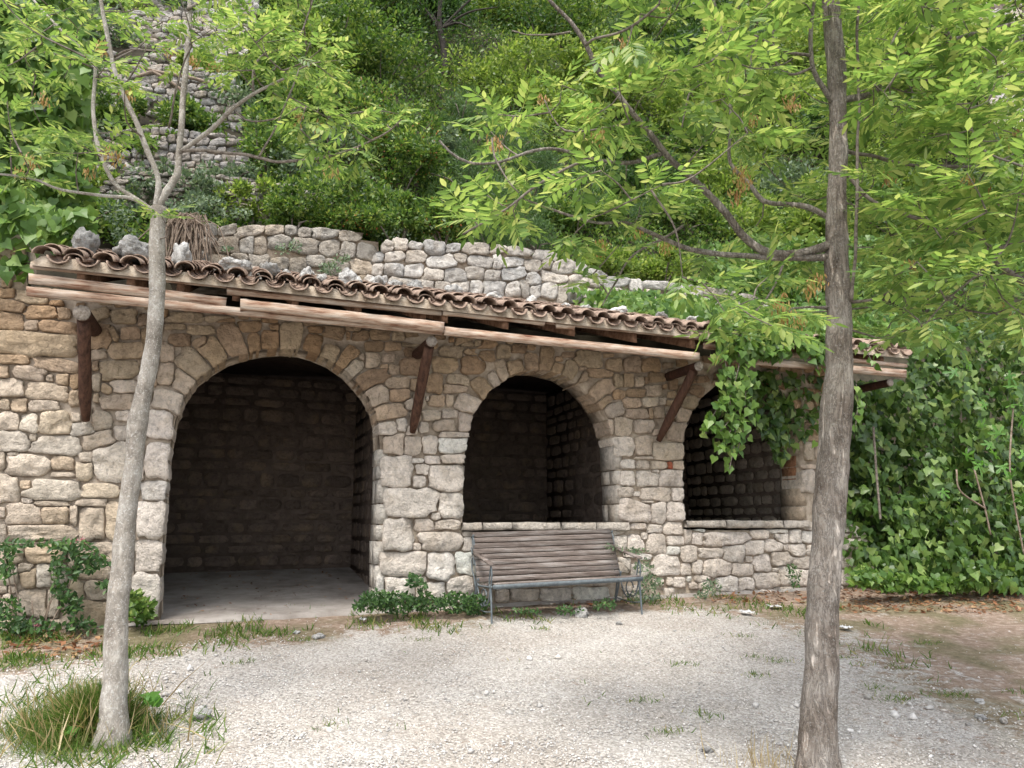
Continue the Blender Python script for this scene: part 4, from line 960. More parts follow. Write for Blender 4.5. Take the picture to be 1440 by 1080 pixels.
LB = [([(222,298,14),(233,270,13),(248,247,13),(252,217,12),(257,160,11),(262,83,10),(267,33,9),(268,0,8),(270,-60,7)],0,.1),
 ([(219,300,11),(222,255,10),(207,213,10),(193,173,9),(173,133,9),(160,87,8),(153,57,8),(143,5,7),(140,-50,6)],0,-.2),
 ([(218,300,9),(187,277,8),(160,255,8),(140,213,8),(131,160,7),(133,97,6),(113,67,5),(93,50,5),(70,27,4),(47,0,4)],0,.4),
 ([(217,305,8),(187,280,7),(147,275,6),(87,267,5),(50,253,5),(0,245,4),(-40,240,3)],0,-.5),
 ([(255,213,8),(300,180,8),(327,153,7),(360,130,6),(407,107,4)],0,-.4),([(357,128,5),(357,100,4),(370,77,4),(413,60,3),(433,20,3),(442,-10,3)],-.2,-.1),
 ([(254,212,7),(300,212,6),(367,222,6),(400,227,5),(480,215,4),(540,190,3),(563,166,3)],0,-.6),([(365,220,4),(390,173,3),(413,120,3),(420,97,2)],-.3,-.2),
 ([(333,157,4),(353,170,3),(393,165,3),(420,150,2)],-.2,-.5),([(265,14,6),(287,0,5),(320,-30,4)],.05,.3),([(237,180,4),(255,100,3),(270,65,3)],0,-.3),([(160,82,4),(185,70,3),(237,72,3),(250,55,3)],-.1,-.3),([(160,87,4),(200,62,3),(215,45,3)],-.1,.2)]
LB = [([(x, y, w_ * .82) for x, y, w_ in q], a, b_) for q, a, b_ in LB]
LC = [(35,70),(50,105),(120,30),(100,10),(150,20),(60,180),(30,215),(90,190),(130,200),(160,195),(190,180),(175,120),(60,250),(15,190),(300,40),(320,60),(340,35),(370,60),(400,55),(420,95),(440,50),(460,60),(400,140),(430,150),(460,165),(420,180),(490,170),(560,160),(545,175),(500,215),(470,240),(250,95),(270,50),(230,30),(200,10),(300,15),(380,100),(440,120),(150,90),(45,25),(25,60),(225,300),(470,110),(350,20),(450,210),(395,35),(330,90),(80,20),(10,140),(70,215),(110,215),(20,250),(290,60),(310,100),(360,45),(475,85),(505,160),(410,75),(180,30),(120,80),(90,110),(440,90),(210,60),(345,75),(320,25),(455,140),(20,20),(60,60),(5,95),(160,-10),(250,-15),(420,10)]
LC = [(x, y, rnd.uniform(-.8, .5)) for x, y in LC] + [(rnd.uniform(-60, 480), rnd.uniform(-130, -20), rnd.uniform(-1, 1)) for _ in range(30)]
LS = [(143,65),(45,225),(128,240),(165,222),(180,130),(450,178),(420,165),(275,85),(305,90),(468,238),(62,135),(30,240),(235,70),(150,215)]
ash_tree('slender ash tree with pale bark and a forked stem, left in the yard', LT, 5.0, LB, LC, [(x, y, rnd.uniform(-.5, .2)) for x, y in LS], M_barkL, 5, .175)
RT = [(1150,1092,68),(1150,1040,57),(1153,960,49),(1155,900,47),(1158,820,46),(1163,760,46),(1167,700,46),(1173,640,44),(1176,590,43),(1180,520,38),(1180,450,35),(1178,400,36),(1177,345,31),(1177,280,26),(1179,200,25),(1176,100,25),(1168,0,24),(1165,-70,22)]
RB = [([(1172,343,14),(1140,353,12),(1103,358,12),(1070,352,12),(1043,330,11),(1020,300,11),(990,267,10),(960,238,9),(947,227,9),(923,200,9),(907,180,9),(873,140,8),(843,103,8),(823,63,7),(803,30,6),(773,0,5),(750,-40,4)],0,-.5),
 ([(1165,362,12),(1143,363,11),(1060,362,9),(993,355,8),(960,348,7),(913,327,6),(880,313,5),(840,315,4),(797,303,4),(737,280,3)],0,-.3),
 ([(960,317,4),(923,340,4),(887,363,3),(863,400,3),(845,430,2)],.2,-.2),
 ([(932,217,7),(893,227,6),(860,227,6),(830,222,5),(773,210,5),(697,228,4),(660,228,4),(633,213,4),(617,197,3)],-.3,-.8),
 ([(823,223,4),(790,240,4),(747,267,4),(713,293,3),(650,330,3)],-.5,-.9),([(693,193,2),(697,220,3),(713,253,2),(730,270,2)],-.7,-.8),
 ([(823,63,4),(833,55,4),(880,40,4),(928,8,3)],-.45,-.9),([(803,43,3),(780,48,3),(740,48,2),(720,42,2)],-.5,-.5),
 ([(767,140,2),(777,167,2),(793,183,3),(823,183,3),(887,173,3)],-.2,-.5),
 ([(1175,150,9),(1157,123,7),(1143,97,7),(1140,53,6),(1143,20,5),(1150,-40,4)],0,-.3),([(1141,95,4),(1110,105,4),(1090,90,3),(1087,43,3)],-.15,-.4),
 ([(1138,77,5),(1107,73,4),(1077,58,4),(1057,47,3)],-.2,-.5),([(1186,140,10),(1233,127,9),(1243,87,8),(1303,70,8),(1360,50,7),(1440,30,6),(1500,10,5)],0,-.6),
 ([(1440,50,8),(1393,80,6),(1353,83,4)],.5,.2),([(1327,33,4),(1353,83,5),(1380,133,5),(1400,160,4)],-.4,-.1),([(1247,77,4),(1260,50,3),(1290,10,3)],-.1,.2),
 ([(1186,240,6),(1230,285,6),(1270,300,6),(1320,320,6),(1377,343,6),(1407,348,5),(1440,337,5),(1500,330,4)],0,-.4),
 ([(1320,260,6),(1353,300,7),(1377,333,8),(1403,367,9),(1440,400,10),(1480,440,10)],-.2,.8),([(1186,210,6),(1260,228,5),(1327,235,5),(1393,230,4),(1440,210,4)],0,.6),
 ([(1172,310,8),(1137,292,9),(1103,287,8),(1073,283,8),(1053,257,6),(1027,230,5),(1027,180,5),(1025,133,5),(1020,67,5),(1003,0,5)],0,.5),
 ([(1197,423,6),(1202,367,5),(1205,270,5),(1207,150,4),(1206,0,4),(1205,-60,3)],-.12,-.2),([(1196,424,6),(1207,423,5),(1237,418,3),(1267,397,3)],-.05,-.3),([(1165,433,7),(1150,433,4),(1113,433,3)],0,-.2),
 ([(1027,60,3),(1000,110,3),(970,130,3),(960,180,2)],.5,.3),([(1103,358,4),(1090,400,3),(1060,440,3),(1030,470,2)],0,-.3)]
RC = [(695,160),(735,165),(690,185),(700,240),(685,275),(720,285),(700,300),(745,250),(668,310),(790,120),(820,130),(870,115),(830,180),(862,190),(880,255),(850,300),(800,345),(830,390),(870,345),(900,290),(930,260),(900,20),(950,15),(920,60),(880,70),(860,90),(820,200),(845,240),(910,130),(940,100),(800,260),(960,390),(1000,400),(1020,440),(1060,420),(1090,460),(1040,470),(1080,390),(1110,440),(930,300),(840,160),(700,215),(660,300),(725,310)]
RC = [(x, y, rnd.uniform(-.9, 0)) for x, y in RC]
for _ in range(470):
    x, y = rnd.uniform(960, 1500), rnd.uniform(-60, 480)
    keep = 1.15 if x > 1200 else (.62 if y < 300 else .4)
    if 955 < x < 1110 and 240 < y < 345: keep = .12
    if y > 400: keep *= .6 if x > 1240 else .35
    if x < 1010 and y > 120: keep *= .45
    dd_ = rnd.uniform(-1.0, 1.6)
    if abs(x - 1178) < 48 and dd_ < .25 and rnd.random() < .8: dd_ = rnd.uniform(.3, 1.4)
    if rnd.random() < keep * .78: RC.append((x, y, dd_))
RC += [(rnd.uniform(780, 1560), rnd.uniform(-200, -40), rnd.uniform(-1, 1.5)) for _ in range(50)]
RS = [(697,195),(708,290),(763,140),(828,155),(840,190),(895,320),(875,60),(1035,270),(1045,250),(1040,240),(1110,140),(1140,400),(1100,440),(1095,420),(1360,250),(1430,190),(1385,275),(1410,430),(935,345),(845,345),(1000,30),(1030,25),(1055,160),(1250,245),(930,10),(1280,370),(1150,390),(1120,450)]
ash_tree('thick-trunked ash tree with a spreading leafy crown, right in the yard', RT, 4.6, RB, RC, [(x, y, rnd.uniform(-.7, .2)) for x, y in RS], M_barkR, 6, .23)

# ------------------------------------------------------------------ shrubs on the slope
def shrub(c, r, kind, label, group, n, leaf=.085, cat='shrub', name='shrub', squash=.85, berries=0):
    t = thing(name, label, cat, tuple(c), group)
    L = 17; lc = rv(L) * (rng.uniform(.25, 1.12, L) * np.array([1.0]))[:, None] * r; lc[:, 2] = np.abs(lc[:, 2]) * 1.15 - .15 * r; lr = rng.uniform(.15, .44, L) * r
    which = rng.integers(0, L, n); d = rv(n); rad = rng.uniform(.25, 1.0, n) ** .6 + np.where(rng.random(n) < .12, rng.uniform(0, .55, n), 0)
    p = lc[which] + d * (lr[which] * rad)[:, None]; p[:, 2] *= squash
    p += np.array(c) + np.array([0, 0, .35 * r])
    out = d + rng.normal(0, .5, (n, 3)) + np.array([0, 0, .3]); upv = d + rng.normal(0, .5, (n, 3)) + np.array([0, 0, .6])
    T, TF = (T_quad, TF_quad)
    if kind == 4: T = T_quad * np.array([.35, 1, 1])
    V, F = scatter(T, TF, p, out, upv, leaf * rng.uniform(.7, 1.3, n)); mk('foliage', V, F, M_sh[kind], t, smooth=False)
    mb = MB()
    for j in range(7):
        e = lc[j]; e = np.array([e[0], e[1], e[2] * squash + .35 * r]); mb.tube(smoothline([np.array(c) - [0, 0, .3], np.array(c) + e * .5 + rng.normal(0, .08, 3), np.array(c) + e], .15), np.linspace(.03, .008, len(smoothline([np.array(c) - [0, 0, .3], np.array(c) + e * .5, np.array(c) + e], .15)))[0] if False else .016, 5, False)
    mb.build('stems', M_twig, t)
    if berries:
        k = berries; bi = rng.integers(0, n, k); pb = p[bi] + rng.normal(0, .03, (k, 3)); V, F = scatter(T_quad * np.array([1.3, 1, 1]), TF_quad, pb, rv(k), rv(k), rng.uniform(.035, .06, k)); mk('berries', V, F, M_berry, t, smooth=False, kind='stuff')
    return t
SL_ = {0: ('mid-green', 'shrub', 'mid-green shrubs on the slope'), 1: ('bright yellow-green', 'bush', 'bright green bushes on the slope'),
       2: ('dark green', 'shrub', 'dark shrubs in the wooded slope'), 3: ('grey-green low', 'bush', 'grey-green bushes on the left bank'), 4: ('feathery dark green', 'bush', 'feathery bushes on the slope')}
shr = random.Random(3)
def kind_at(x, y):
    if x < 345: return None if (y < 120 and x > 160 and shr.random() < .35) else shr.choice([3, 3, 0, 1])
    if 640 < x < 790 and 210 < y < 360: return 4
    if 560 < x < 690 and y < 130: return 2
    if x < 640: return shr.choice([0, 0, 0, 1, 3])
    if x < 900: return shr.choice([1, 1, 1, 0, 4]) if y < 230 else shr.choice([4, 0])
    return shr.choice([1, 0, 1, 3, 2]) if y < 340 else 1
ORD = ['first', 'second', 'third', 'fourth', 'fifth', 'sixth', 'seventh', 'eighth', 'ninth', 'tenth', 'eleventh', 'twelfth', 'thirteenth', 'fourteenth', 'fifteenth', 'sixteenth', 'seventeenth', 'eighteenth', 'nineteenth', 'twentieth']
y = 335; row = 0
while y > -120:
    x = 120 + (row % 2) * 38; no = 0
    while x < 1560:
        xx, yy = x + shr.uniform(-18, 18), y + shr.uniform(-14, 14); k_ = kind_at(xx, yy)
        lim = 322 if xx < 530 else (338 if xx < 760 else 385)
        if k_ is not None:
            yy = min(yy, lim - 4)
            p = onhill(xx, yy); d = p[1]; r = shr.uniform(58, 80) * d / FPX
            if k_ == 3 or xx < 345: r *= .76
            elif row >= 3: r *= 1.22
            be = 420 if (480 < xx < 700 and 130 < yy < 325 and k_ == 0) else 0
            if abs(xx - 632) < 62 and 62 < yy < 178: x += 84; no += 1; continue
            if abs(xx - 632) < 70 and 178 <= yy < 235: r *= .6
            a_, w_, g_ = SL_[k_]
            lab = a_ + (' orange-speckled ' if be else ' ') + w_ + ', ' + ORD[no] + ' from the left in the ' + (ORD[row] + ' row up the slope' if row else 'row just above the terrace walls')
            shrub(p - np.array([0, 0, .1 * r]), r, k_, lab, g_, int((4300 if y > -40 else 1500) * (.45 if k_ == 3 else 1)), leaf=.0066 * d, berries=be); no += 1
        x += 84
    y -= 52; row += 1
for i_, (xx, yy, rr, k_, n_, lab) in enumerate([(415, 296, 42, 0, -4.3, 'leafy green bush hanging over the coursed terrace wall'), (485, 304, 44, 0, -4.3, 'orange-speckled dark bush hanging over the end of the coursed terrace wall'), (560, 306, 46, 0, -4.0, 'dense bush overhanging the jutting corner of the terrace wall'),
        (625, 312, 40, 0, -4.0, 'reddish-berried bush low over the pale terrace wall'), (690, 325, 44, 4, -3.9, 'feathery green bush drooping over the pale terrace wall'), (750, 335, 34, 4, -3.9, 'smaller feathery bush right of the drooping one'), (845, 372, 36, 1, -4.0, 'bright bush behind the long thin branch over the terrace wall'), (930, 378, 38, 1, -4.0, 'yellow-green bush at the right end of the pale terrace wall')]):
    s_, h_ = onplane(xx, yy + rr * .35, n_); p = W(s_, n_, h_); r = rr * p[1] / FPX * 1.15
    shrub(p - np.array([0, 0, .25 * r]), r, k_, lab, 'bushes hanging over the terrace walls', 4200, leaf=.0058 * p[1], berries=(320 if i_ in (1, 3) else 0))
# undergrowth that reads as one mass between the shrubs
n = 230000; hx = rng.uniform(-9, 18, n); hnn = -4.3 - 20 * rng.random(n) ** 1.5; hz = hillz(hx, hnn)
p = O + hx[:, None] * SD + hnn[:, None] * ND; p[:, 2] = hz + rng.uniform(0, .9, n) * fbm(hx * 1.5, hnn * 1.5)
xx, yy = project(p); bank = (xx > 140) & (xx < 345) & (yy < 300); p = p[~bank | (rng.random(n) < .12)]; n = len(p)
V, F = scatter(T_quad, TF_quad, p, rv(n) + [0, 0, .8], rv(n) + [0, -.5, .8], rng.uniform(.06, .15, n)); tag(mk('undergrowth', V, F, M_sh[0], origin=np.zeros(3), smooth=False), 'low leafy undergrowth covering the slope between the shrubs', 'undergrowth', kind='stuff')
# the dark-trunked tree on the slope
M_dtrunk = noisy_mat('dark_trunk_bark', (.02, .017, .014), (.055, .047, .04), 14)
def hill_tree(px, label, dpt):
    b_ = onhill(px[0][0], px[0][1]); Y = b_[1]; t = thing('wild_tree', label, 'tree', tuple(b_))
    pts = [atdepth(x, y, Y - .3) for x, y in px]; S = smoothline([b_ - [0, 0, .5]] + pts, .2); V, F = tube(S, np.linspace(.12, .05, len(S)), 9, True, .12, 4); mk('trunk', V, F, M_dtrunk, t)
    for e in ((560, -20), (700, 10), (665, 40), (600, 20), (720, -40)):
        q = S[len(S) // 2]; c = atdepth(e[0], e[1], Y + random.uniform(-1, 1)); S2 = smoothline([q, (q + c) / 2 + [0, 0, .2], c], .2); V, F = tube(S2, np.linspace(.045, .012, len(S2)), 6); mk('branch', V, F, M_dtrunk, t)
    n = 9000; L = 26; lc = np.array([atdepth(random.uniform(520, 760), random.uniform(-160, 50), Y + random.uniform(-1.2, 1.5)) for _ in range(L)]); w_ = rng.integers(0, L, n); d = rv(n)
    p = lc[w_] + d * rng.uniform(.3, 1.0, n)[:, None]
    V, F = scatter(T_quad, TF_quad, p, d + [0, 0, .3], rv(n) + [0, 0, .8], rng.uniform(.08, .14, n)); mk('crown', V, F, M_sh[2], t, smooth=False)
hill_tree([(627, 108), (624, 70), (618, 30), (622, -30)], 'dark-trunked tree rising from the slope at the top centre', 0)

# ------------------------------------------------------------------ ivy
def ivy(name, label, cat, pts, nrm, size, mat_, T, TF, extra_stems=(), nobj=300, stem_r=.006):
    c = pts.mean(0); t = thing(name, label, cat, (c[0], c[1], pts[:, 2].min())); n = len(pts)
    hang = np.tile([0, 0, -1.0], (n, 1)) + rng.normal(0, .55, (n, 3)); up = nrm + rng.normal(0, .38, (n, 3))
    # leaves tip downwards, faces outwards and a little up
    o_ = np.argsort(np.linalg.norm(pts - CE, axis=1)); near, far = o_[:nobj], o_[nobj:]
    hx_, hy_ = project(pts); vis = (hx_ > 0) & (hx_ < 1440) & (hy_ > 0); o_ = np.argsort(np.where(vis, np.linalg.norm(pts - CE, axis=1), 99)); near, far = o_[:nobj], o_[nobj:]
    me = mesh_of('leaf', T, TF, mat_); leaf_objects('leaf', [me], pts[near], hang[near], up[near], size[near], t)
    if len(far): V, F = scatter(T, TF, pts[far], hang[far], up[far], size[far]); mk('foliage', V, F, mat_, t, smooth=False, kind='stuff')
    for S in extra_stems:
        S = smoothline(S, .06); V, F = tube(S, stem_r, 5, False, .1, 20); mk('stem', V, F, M_twig, t)
    return t
def in_px(poly, nfun, count, deep=.5, bulge=.35, fr=1.1):
    """points on a leafy curtain whose outline in the picture is poly; nfun gives its distance from the facade plane"""
    xs = [p[0] for p in poly]; ys = [p[1] for p in poly]; out = []
    X = rng.uniform(min(xs), max(xs), count * 3); Y = rng.uniform(min(ys), max(ys), count * 3); X, Y = X[m_] if False else X, Y
    ok = inpoly(X, Y, poly); X, Y = X[ok][:count], Y[ok][:count]
    for x, y in zip(X, Y):
        n0 = nfun(x, y); s, h = onplane(x, y, n0); n = n0 + (fbm(s * fr + 20, h * fr + 20, 3) - .45) * 2 * bulge - random.random() ** 1.5 * deep
        s, h = onplane(x, y, n); out.append(W(s, n, h))
    return np.array(out)
UPN = ND * 1.0 + np.array([0, 0, .55])
# left: big-leaved climber above the end of the roof
pl = np.vstack([in_px([(-60, -60), (105, -60), (125, 60), (128, 180), (130, 250), (125, 300), (110, 335), (60, 345), (40, 352), (-60, 345)], lambda x, y: -1.0, 3000, .9, .75, 2.2), in_px([(-20, 250), (30, 260), (60, 330), (35, 395), (10, 400), (-20, 380)], lambda x, y: .15, 130, .25, .1), in_px([(45, 300), (130, 290), (135, 335), (70, 345)], lambda x, y: -.2, 140, .4, .2)])
ivy('ivy', 'big-leaved ivy spilling over the wall at the upper left', 'ivy', pl, UPN, rng.uniform(.10, .17, len(pl)), M_ivy, T_ivy, TF_ivy)
# right: curtain beyond the end of the shelter
def nr(x, y): return np.interp(y, [380, 540, 740, 830], [-.6, .0, .15, .6]) + np.interp(x, [1150, 1260, 1440], [-.3, .1, .5])
pr = np.vstack([in_px([(1165, 536), (1270, 534), (1279, 500), (1284, 455), (1520, 420), (1520, 830), (1330, 826), (1240, 815), (1200, 790), (1190, 700), (1170, 640)], nr, 9800, 1.0, .62, 2.3),
                in_px([(1255, 700), (1520, 690), (1520, 832), (1300, 828), (1240, 815)], lambda x, y: nr(x, y) + .35, 900, .3, .3)])
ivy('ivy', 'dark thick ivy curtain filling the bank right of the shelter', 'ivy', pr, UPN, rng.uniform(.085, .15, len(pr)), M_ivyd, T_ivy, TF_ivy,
    [[W(*np.array([onplane(1228, 600, .35)[0], .35, onplane(1228, 600, .35)[1]])), W(onplane(1232, 660, .35)[0], .35, onplane(1232, 660, .35)[1]), W(onplane(1238, 730, .4)[0], .4, onplane(1238, 730, .4)[1])]], stem_r=.018)
# over the right part of the roof
n = 5200; s0, s1 = onplane(1005, 470, .8)[0], e2[0] + 2.2; S_ = rng.uniform(s0 - .1, s1, n); N_ = rng.uniform(-3.9, .78, n)
hgt = rng.uniform(0, 1, n) ** .7 * (.12 + .75 * fbm(S_ * .9, N_ * .9, 3)); keep = (N_ < .25) | (S_ < onplane(1175, 470, .8)[0]) | (S_ > e2[0] - .1); keep &= (fbm(S_ * 1.3 + 4, N_ * 1.3, 2) > .3 - .3 * (N_ < -1))
keep &= ~((S_ < s0 + .55) & (N_ > -.5) & (rng.random(n) < .6))
S_, N_, hgt = S_[keep], N_[keep], hgt[keep]; pp = np.array([roofp(a, b_, .08 + c_) for a, b_, c_ in zip(S_, N_, hgt)])
pq = in_px([(985, 345), (1060, 330), (1520, 330), (1520, 470), (1290, 478), (1100, 450), (1000, 410)], lambda x, y: -3.3, 5200, 1.2, .6)
pe = in_px([(1003, 452), (1180, 470), (1182, 500), (1165, 512), (1120, 494), (1080, 505), (1010, 492)], lambda x, y: .93, 520, .2, .05)
pp = np.vstack([pp, pq, pe])
ivy('ivy', 'light green ivy heaped over the right end of the tile roof', 'ivy', pp, UPN + np.array([0, 0, .5]), rng.uniform(.08, .14, len(pp)), M_ivy, T_ivy, TF_ivy)
# trailing strands below the eave
st_px = [[(1030, 470), (1040, 505), (1032, 545), (1028, 585), (1012, 608)], [(1042, 470), (1050, 520), (1048, 560), (1046, 600), (1038, 630)], [(1012, 480), (1022, 520), (1026, 560), (1034, 610), (1026, 660)], [(1030, 555), (1012, 570), (1000, 590), (992, 610)], [(1030, 600), (1018, 625), (1008, 638)],
         [(1098, 470), (1102, 490), (1100, 505)], [(1135, 480), (1145, 500), (1150, 520)], [(1140, 480), (1158, 505), (1165, 530)], [(1204, 540), (1206, 570), (1203, 600)], [(1212, 480), (1222, 500), (1228, 515)], [(1020, 465), (1060, 480), (1075, 495)], [(1160, 590), (1165, 610), (1150, 625)]]
sp_ = []; stems = []
for q in st_px:
    n0 = .93; ln = [W(onplane(x, y, n0)[0], n0, onplane(x, y, n0)[1]) for x, y in q]; S = smoothline(ln, .035); stems.append([ln[i] for i in range(len(ln))])
    for i, v in enumerate(S):
        k_ = 2 if q[0][0] < 1060 else 1
        for _ in range(k_ if i < len(S) * .8 else 1):
            sp_.append(v + np.array([random.gauss(0, .07 if i < len(S) * .7 else .03), random.gauss(0, .06), random.gauss(0, .03)]))
sp_ = np.array(sp_)
ivy('ivy', 'sunlit ivy strands trailing from the eave left of the thick trunk', 'ivy', sp_, UPN, rng.uniform(.08, .13, len(sp_)), M_ivy, T_ivy, TF_ivy, stems)
pa = np.vstack([in_px([(1010, 520), (1155, 520), (1155, 600), (1120, 625), (1098, 655), (1085, 620), (1050, 575), (1010, 560)], lambda x, y: .08, 420, .2, .05), in_px([(1060, 575), (1100, 590), (1098, 660), (1080, 625)], lambda x, y: .05, 60, .1, .02)])
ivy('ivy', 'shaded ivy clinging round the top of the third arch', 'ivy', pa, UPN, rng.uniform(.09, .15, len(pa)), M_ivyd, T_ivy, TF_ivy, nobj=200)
pb = in_px([(1150, 700), (1250, 700), (1260, 830), (1195, 835), (1190, 780), (1150, 760)], lambda x, y: .12, 150, .15, .05)
ivy('ivy', 'sparse ivy creeping over the broken end of the low wall', 'ivy', pb, UPN, rng.uniform(.07, .12, len(pb)), M_ivy, T_ivy, TF_ivy, nobj=140)
# fig
ft = thing('fig_plant', 'young fig with broad lobed leaves in front of the ivy at the right edge', 'plant', tuple(W(onplane(1390, 800, 1.2)[0], 1.2, 0)))
FP = [(1350,655,34),(1395,650,30),(1370,678,28),(1420,640,36),(1432,655,32),(1405,672,30),(1340,690,24),(1380,640,26),(1425,568,34),(1440,590,36),(1410,545,30),(1435,530,34),(1385,600,24),(1395,625,24),(1350,520,30),(1330,512,26),(1430,610,30),(1362,640,26),(1415,700,26),(1440,690,30),(1340,668,24),(1400,570,22)]
fpos = np.array([W(onplane(x, y, 1.2 + random.uniform(-.2, .2))[0], 1.2, onplane(x, y, 1.2)[1]) + ND * random.uniform(-.2, .2) for x, y, _ in FP])
leaf_objects('leaf', [mesh_of('leaf', T_fig, TF_fig, M_fig)], fpos, rng.normal(0, .6, (len(FP), 3)) + [0, 0, .1], UPN + rng.normal(0, .3, (len(FP), 3)), np.array([f[2] * .0052 for f in FP]), ft)
for q in ([(1393, 752), (1385, 715), (1378, 690), (1370, 660)], [(1440, 780), (1425, 700), (1420, 650), (1425, 570)], [(1385, 715), (1350, 690), (1345, 660)]):
    S = smoothline([W(onplane(x, y, 1.12)[0], 1.12, onplane(x, y, 1.12)[1]) for x, y in q], .06); V, F = tube(S, .012, 6); mk('stem', V, F, M_root, ft)

# root tangle and fallen branches on the bank
rt_ = thing('root_tangle', 'tangle of dry brown roots hanging over the terrace wall left of centre', 'roots', tuple(W(onplane(260, 390, -3.7)[0], -3.7, onplane(260, 390, -3.7)[1])))
mb = MB()
for i in range(150):
    x0 = random.gauss(262, 12); x1 = x0 + random.gauss(0, 20) - 6; y1 = random.uniform(335, 378); q = [(x0, 298 + random.uniform(0, 14)), ((x0 + x1) / 2 + random.gauss(0, 5), 318), (x1, y1)]
    n = -3.75 + random.random() * .35; S = smoothline([W(onplane(x, y, n)[0], n, onplane(x, y, n)[1]) for x, y in q], .12); mb.tube(S, random.uniform(.006, .014), 4, False)
mb.build('roots', M_root, rt_, kind='stuff')
for q, lab in (([(195, 92), (216, 100), (262, 108), (300, 118)], 'long fallen grey branch lying across the third dry-stone terrace'), ([(214, 100), (240, 115), (262, 132)], 'shorter grey branch slanting down from the long fallen one'), ([(192, 108), (216, 100)], 'short grey stick propped against the long fallen branch')):
    S = smoothline([W(onplane(x, y, -6.9)[0], -6.9, onplane(x, y, -6.9)[1]) for x, y in q], .1); V, F = tube(S, .035, 7, True, .15, 5); tag(mk('fallen_branch', V, F, M_root), lab, 'branch')

# ------------------------------------------------------------------ bench
pF = onground(690, 878); s_b, n_b = sn(pF); zb = pF[2]; BL = 1.80; tilt = math.radians(1.3)
bench = thing('park_bench', 'weathered slatted wooden bench with grey iron ends against the low wall', 'bench', tuple(pF))
def bp_(u, dep, z):          # u along, dep towards the wall, z above ground
    return W(s_b + .03 + u, n_b - dep, zb + z + u * math.tan(tilt))
def slat(u0, u1, d0, z0, d1, z1, th, name='slat', m=M_slat):
    """plank running along u whose section goes from (d0,z0) to (d1,z1)"""
    dx, dz = d1 - d0, z1 - z0; l = math.hypot(dx, dz); nx_, nz_ = -dz / l * th, dx / l * th; e = .003; V = []; k = 10
    for i in range(k + 1):
        u = u0 + (u1 - u0) * i / k; wv = .003 * noise.noise(Vector((u * 3, d0 * 40, z0 * 40)))
        for (a, b_) in ((d0 + dx * .04, z0 + dz * .04), (d0 - nx_ * -.2, z0 + nz_ * .2), (d0 + nx_, z0 + nz_), (d1 + nx_, z1 + nz_), (d1, z1), (d1 - dx * .04, z1 - dz * .04)): V.append(bp_(u, a + wv, b_ + wv))
    F = []
    for i in range(k):
        for j in range(6): F.append((i * 6 + j, i * 6 + (j + 1) % 6, (i + 1) * 6 + (j + 1) % 6, (i + 1) * 6 + j))
    F += [tuple(range(6))[::-1], tuple(k * 6 + j for j in range(6))]
    return mk(name, V, F, m, bench, smooth=False)
for i in range(6):           # seat
    d = .03 + i * .072; slat(.02 + random.uniform(-.01, .01), BL + random.uniform(-.01, .01), d, .405 - d * .10, d + .062, .405 - (d + .062) * .10, .022)
for i in range(9):           # back, leaning
    z = .40 + i * .062; d = .50 + (z - .40) * .42; slat(.0 + random.uniform(-.008, .008) - .02 + .0 * i, BL - .0 + random.uniform(-.008, .008), d, z, d + .052 * .38, z + .052, -.02)
slat(-.01, BL + .02, .0, .362, -.004, .408, .012, 'front_rail', M_iron)
for u in (-.01, BL + .01):
    fr = thing('x', None, None) if False else None
    def rod(name, P, r=.008): S = smoothline([bp_(u + (p[2] if len(p) > 2 else 0), p[0], p[1]) for p in P], .02); V, F = tube(S, r, 7); return mk(name, V, F, M_iron, bench)
    rod('leg', [(.06, .40), (.04, .2), (.02, -.04)], .011); rod('leg', [(.10, .40), (.05, .2), (.025, -.04)], .009)
    rod('leg', [(.50, .44), (.60, .2), (.70, -.02)], .011); rod('leg', [(.56, .48), (.64, .2), (.71, -.02)], .009)
    rod('side_frame', [(.02, .38), (.25, .37), (.50, .37), (.55, .45), (.68, .75), (.74, .86), (.70, .92)], .011)
    rod('back_loop', [(.74, .70), (.80, .82), (.76, .90), (.69, .86), (.66, .72), (.60, .56)], .009)
    rod('arm_support', [(.05, .38), (.03, .5), (.05, .58), (.09, .62)], .009); rod('arm_support', [(.12, .39), (.10, .5), (.06, .6)], .008)
    rod('scroll', [(.08, .34), (.16, .20), (.28, .17), (.38, .24), (.34, .33), (.24, .33), (.20, .27)], .008); rod('scroll', [(.52, .34), (.44, .20), (.34, .15), (.24, .22)], .008)
    rod('scroll', [(.60, .30), (.66, .44), (.74, .52), (.76, .62), (.70, .66), (.67, .58)], .008)
    rod('brace', [(.04, .12), (.3, .10), (.66, .12)], .007)
    a0, a1 = (.02, .605), (.62, .70); V = []
    for (d, z) in (a0, a1):
        for du, dz in ((-.028, 0), (.028, 0), (.028, .022), (-.028, .022)): V.append(bp_(u + du, d, z + dz))
    mk('armrest', V, [(0, 1, 2, 3), (7, 6, 5, 4), (0, 4, 5, 1), (1, 5, 6, 2), (2, 6, 7, 3), (3, 7, 4, 0)], M_slat, bench, smooth=False)

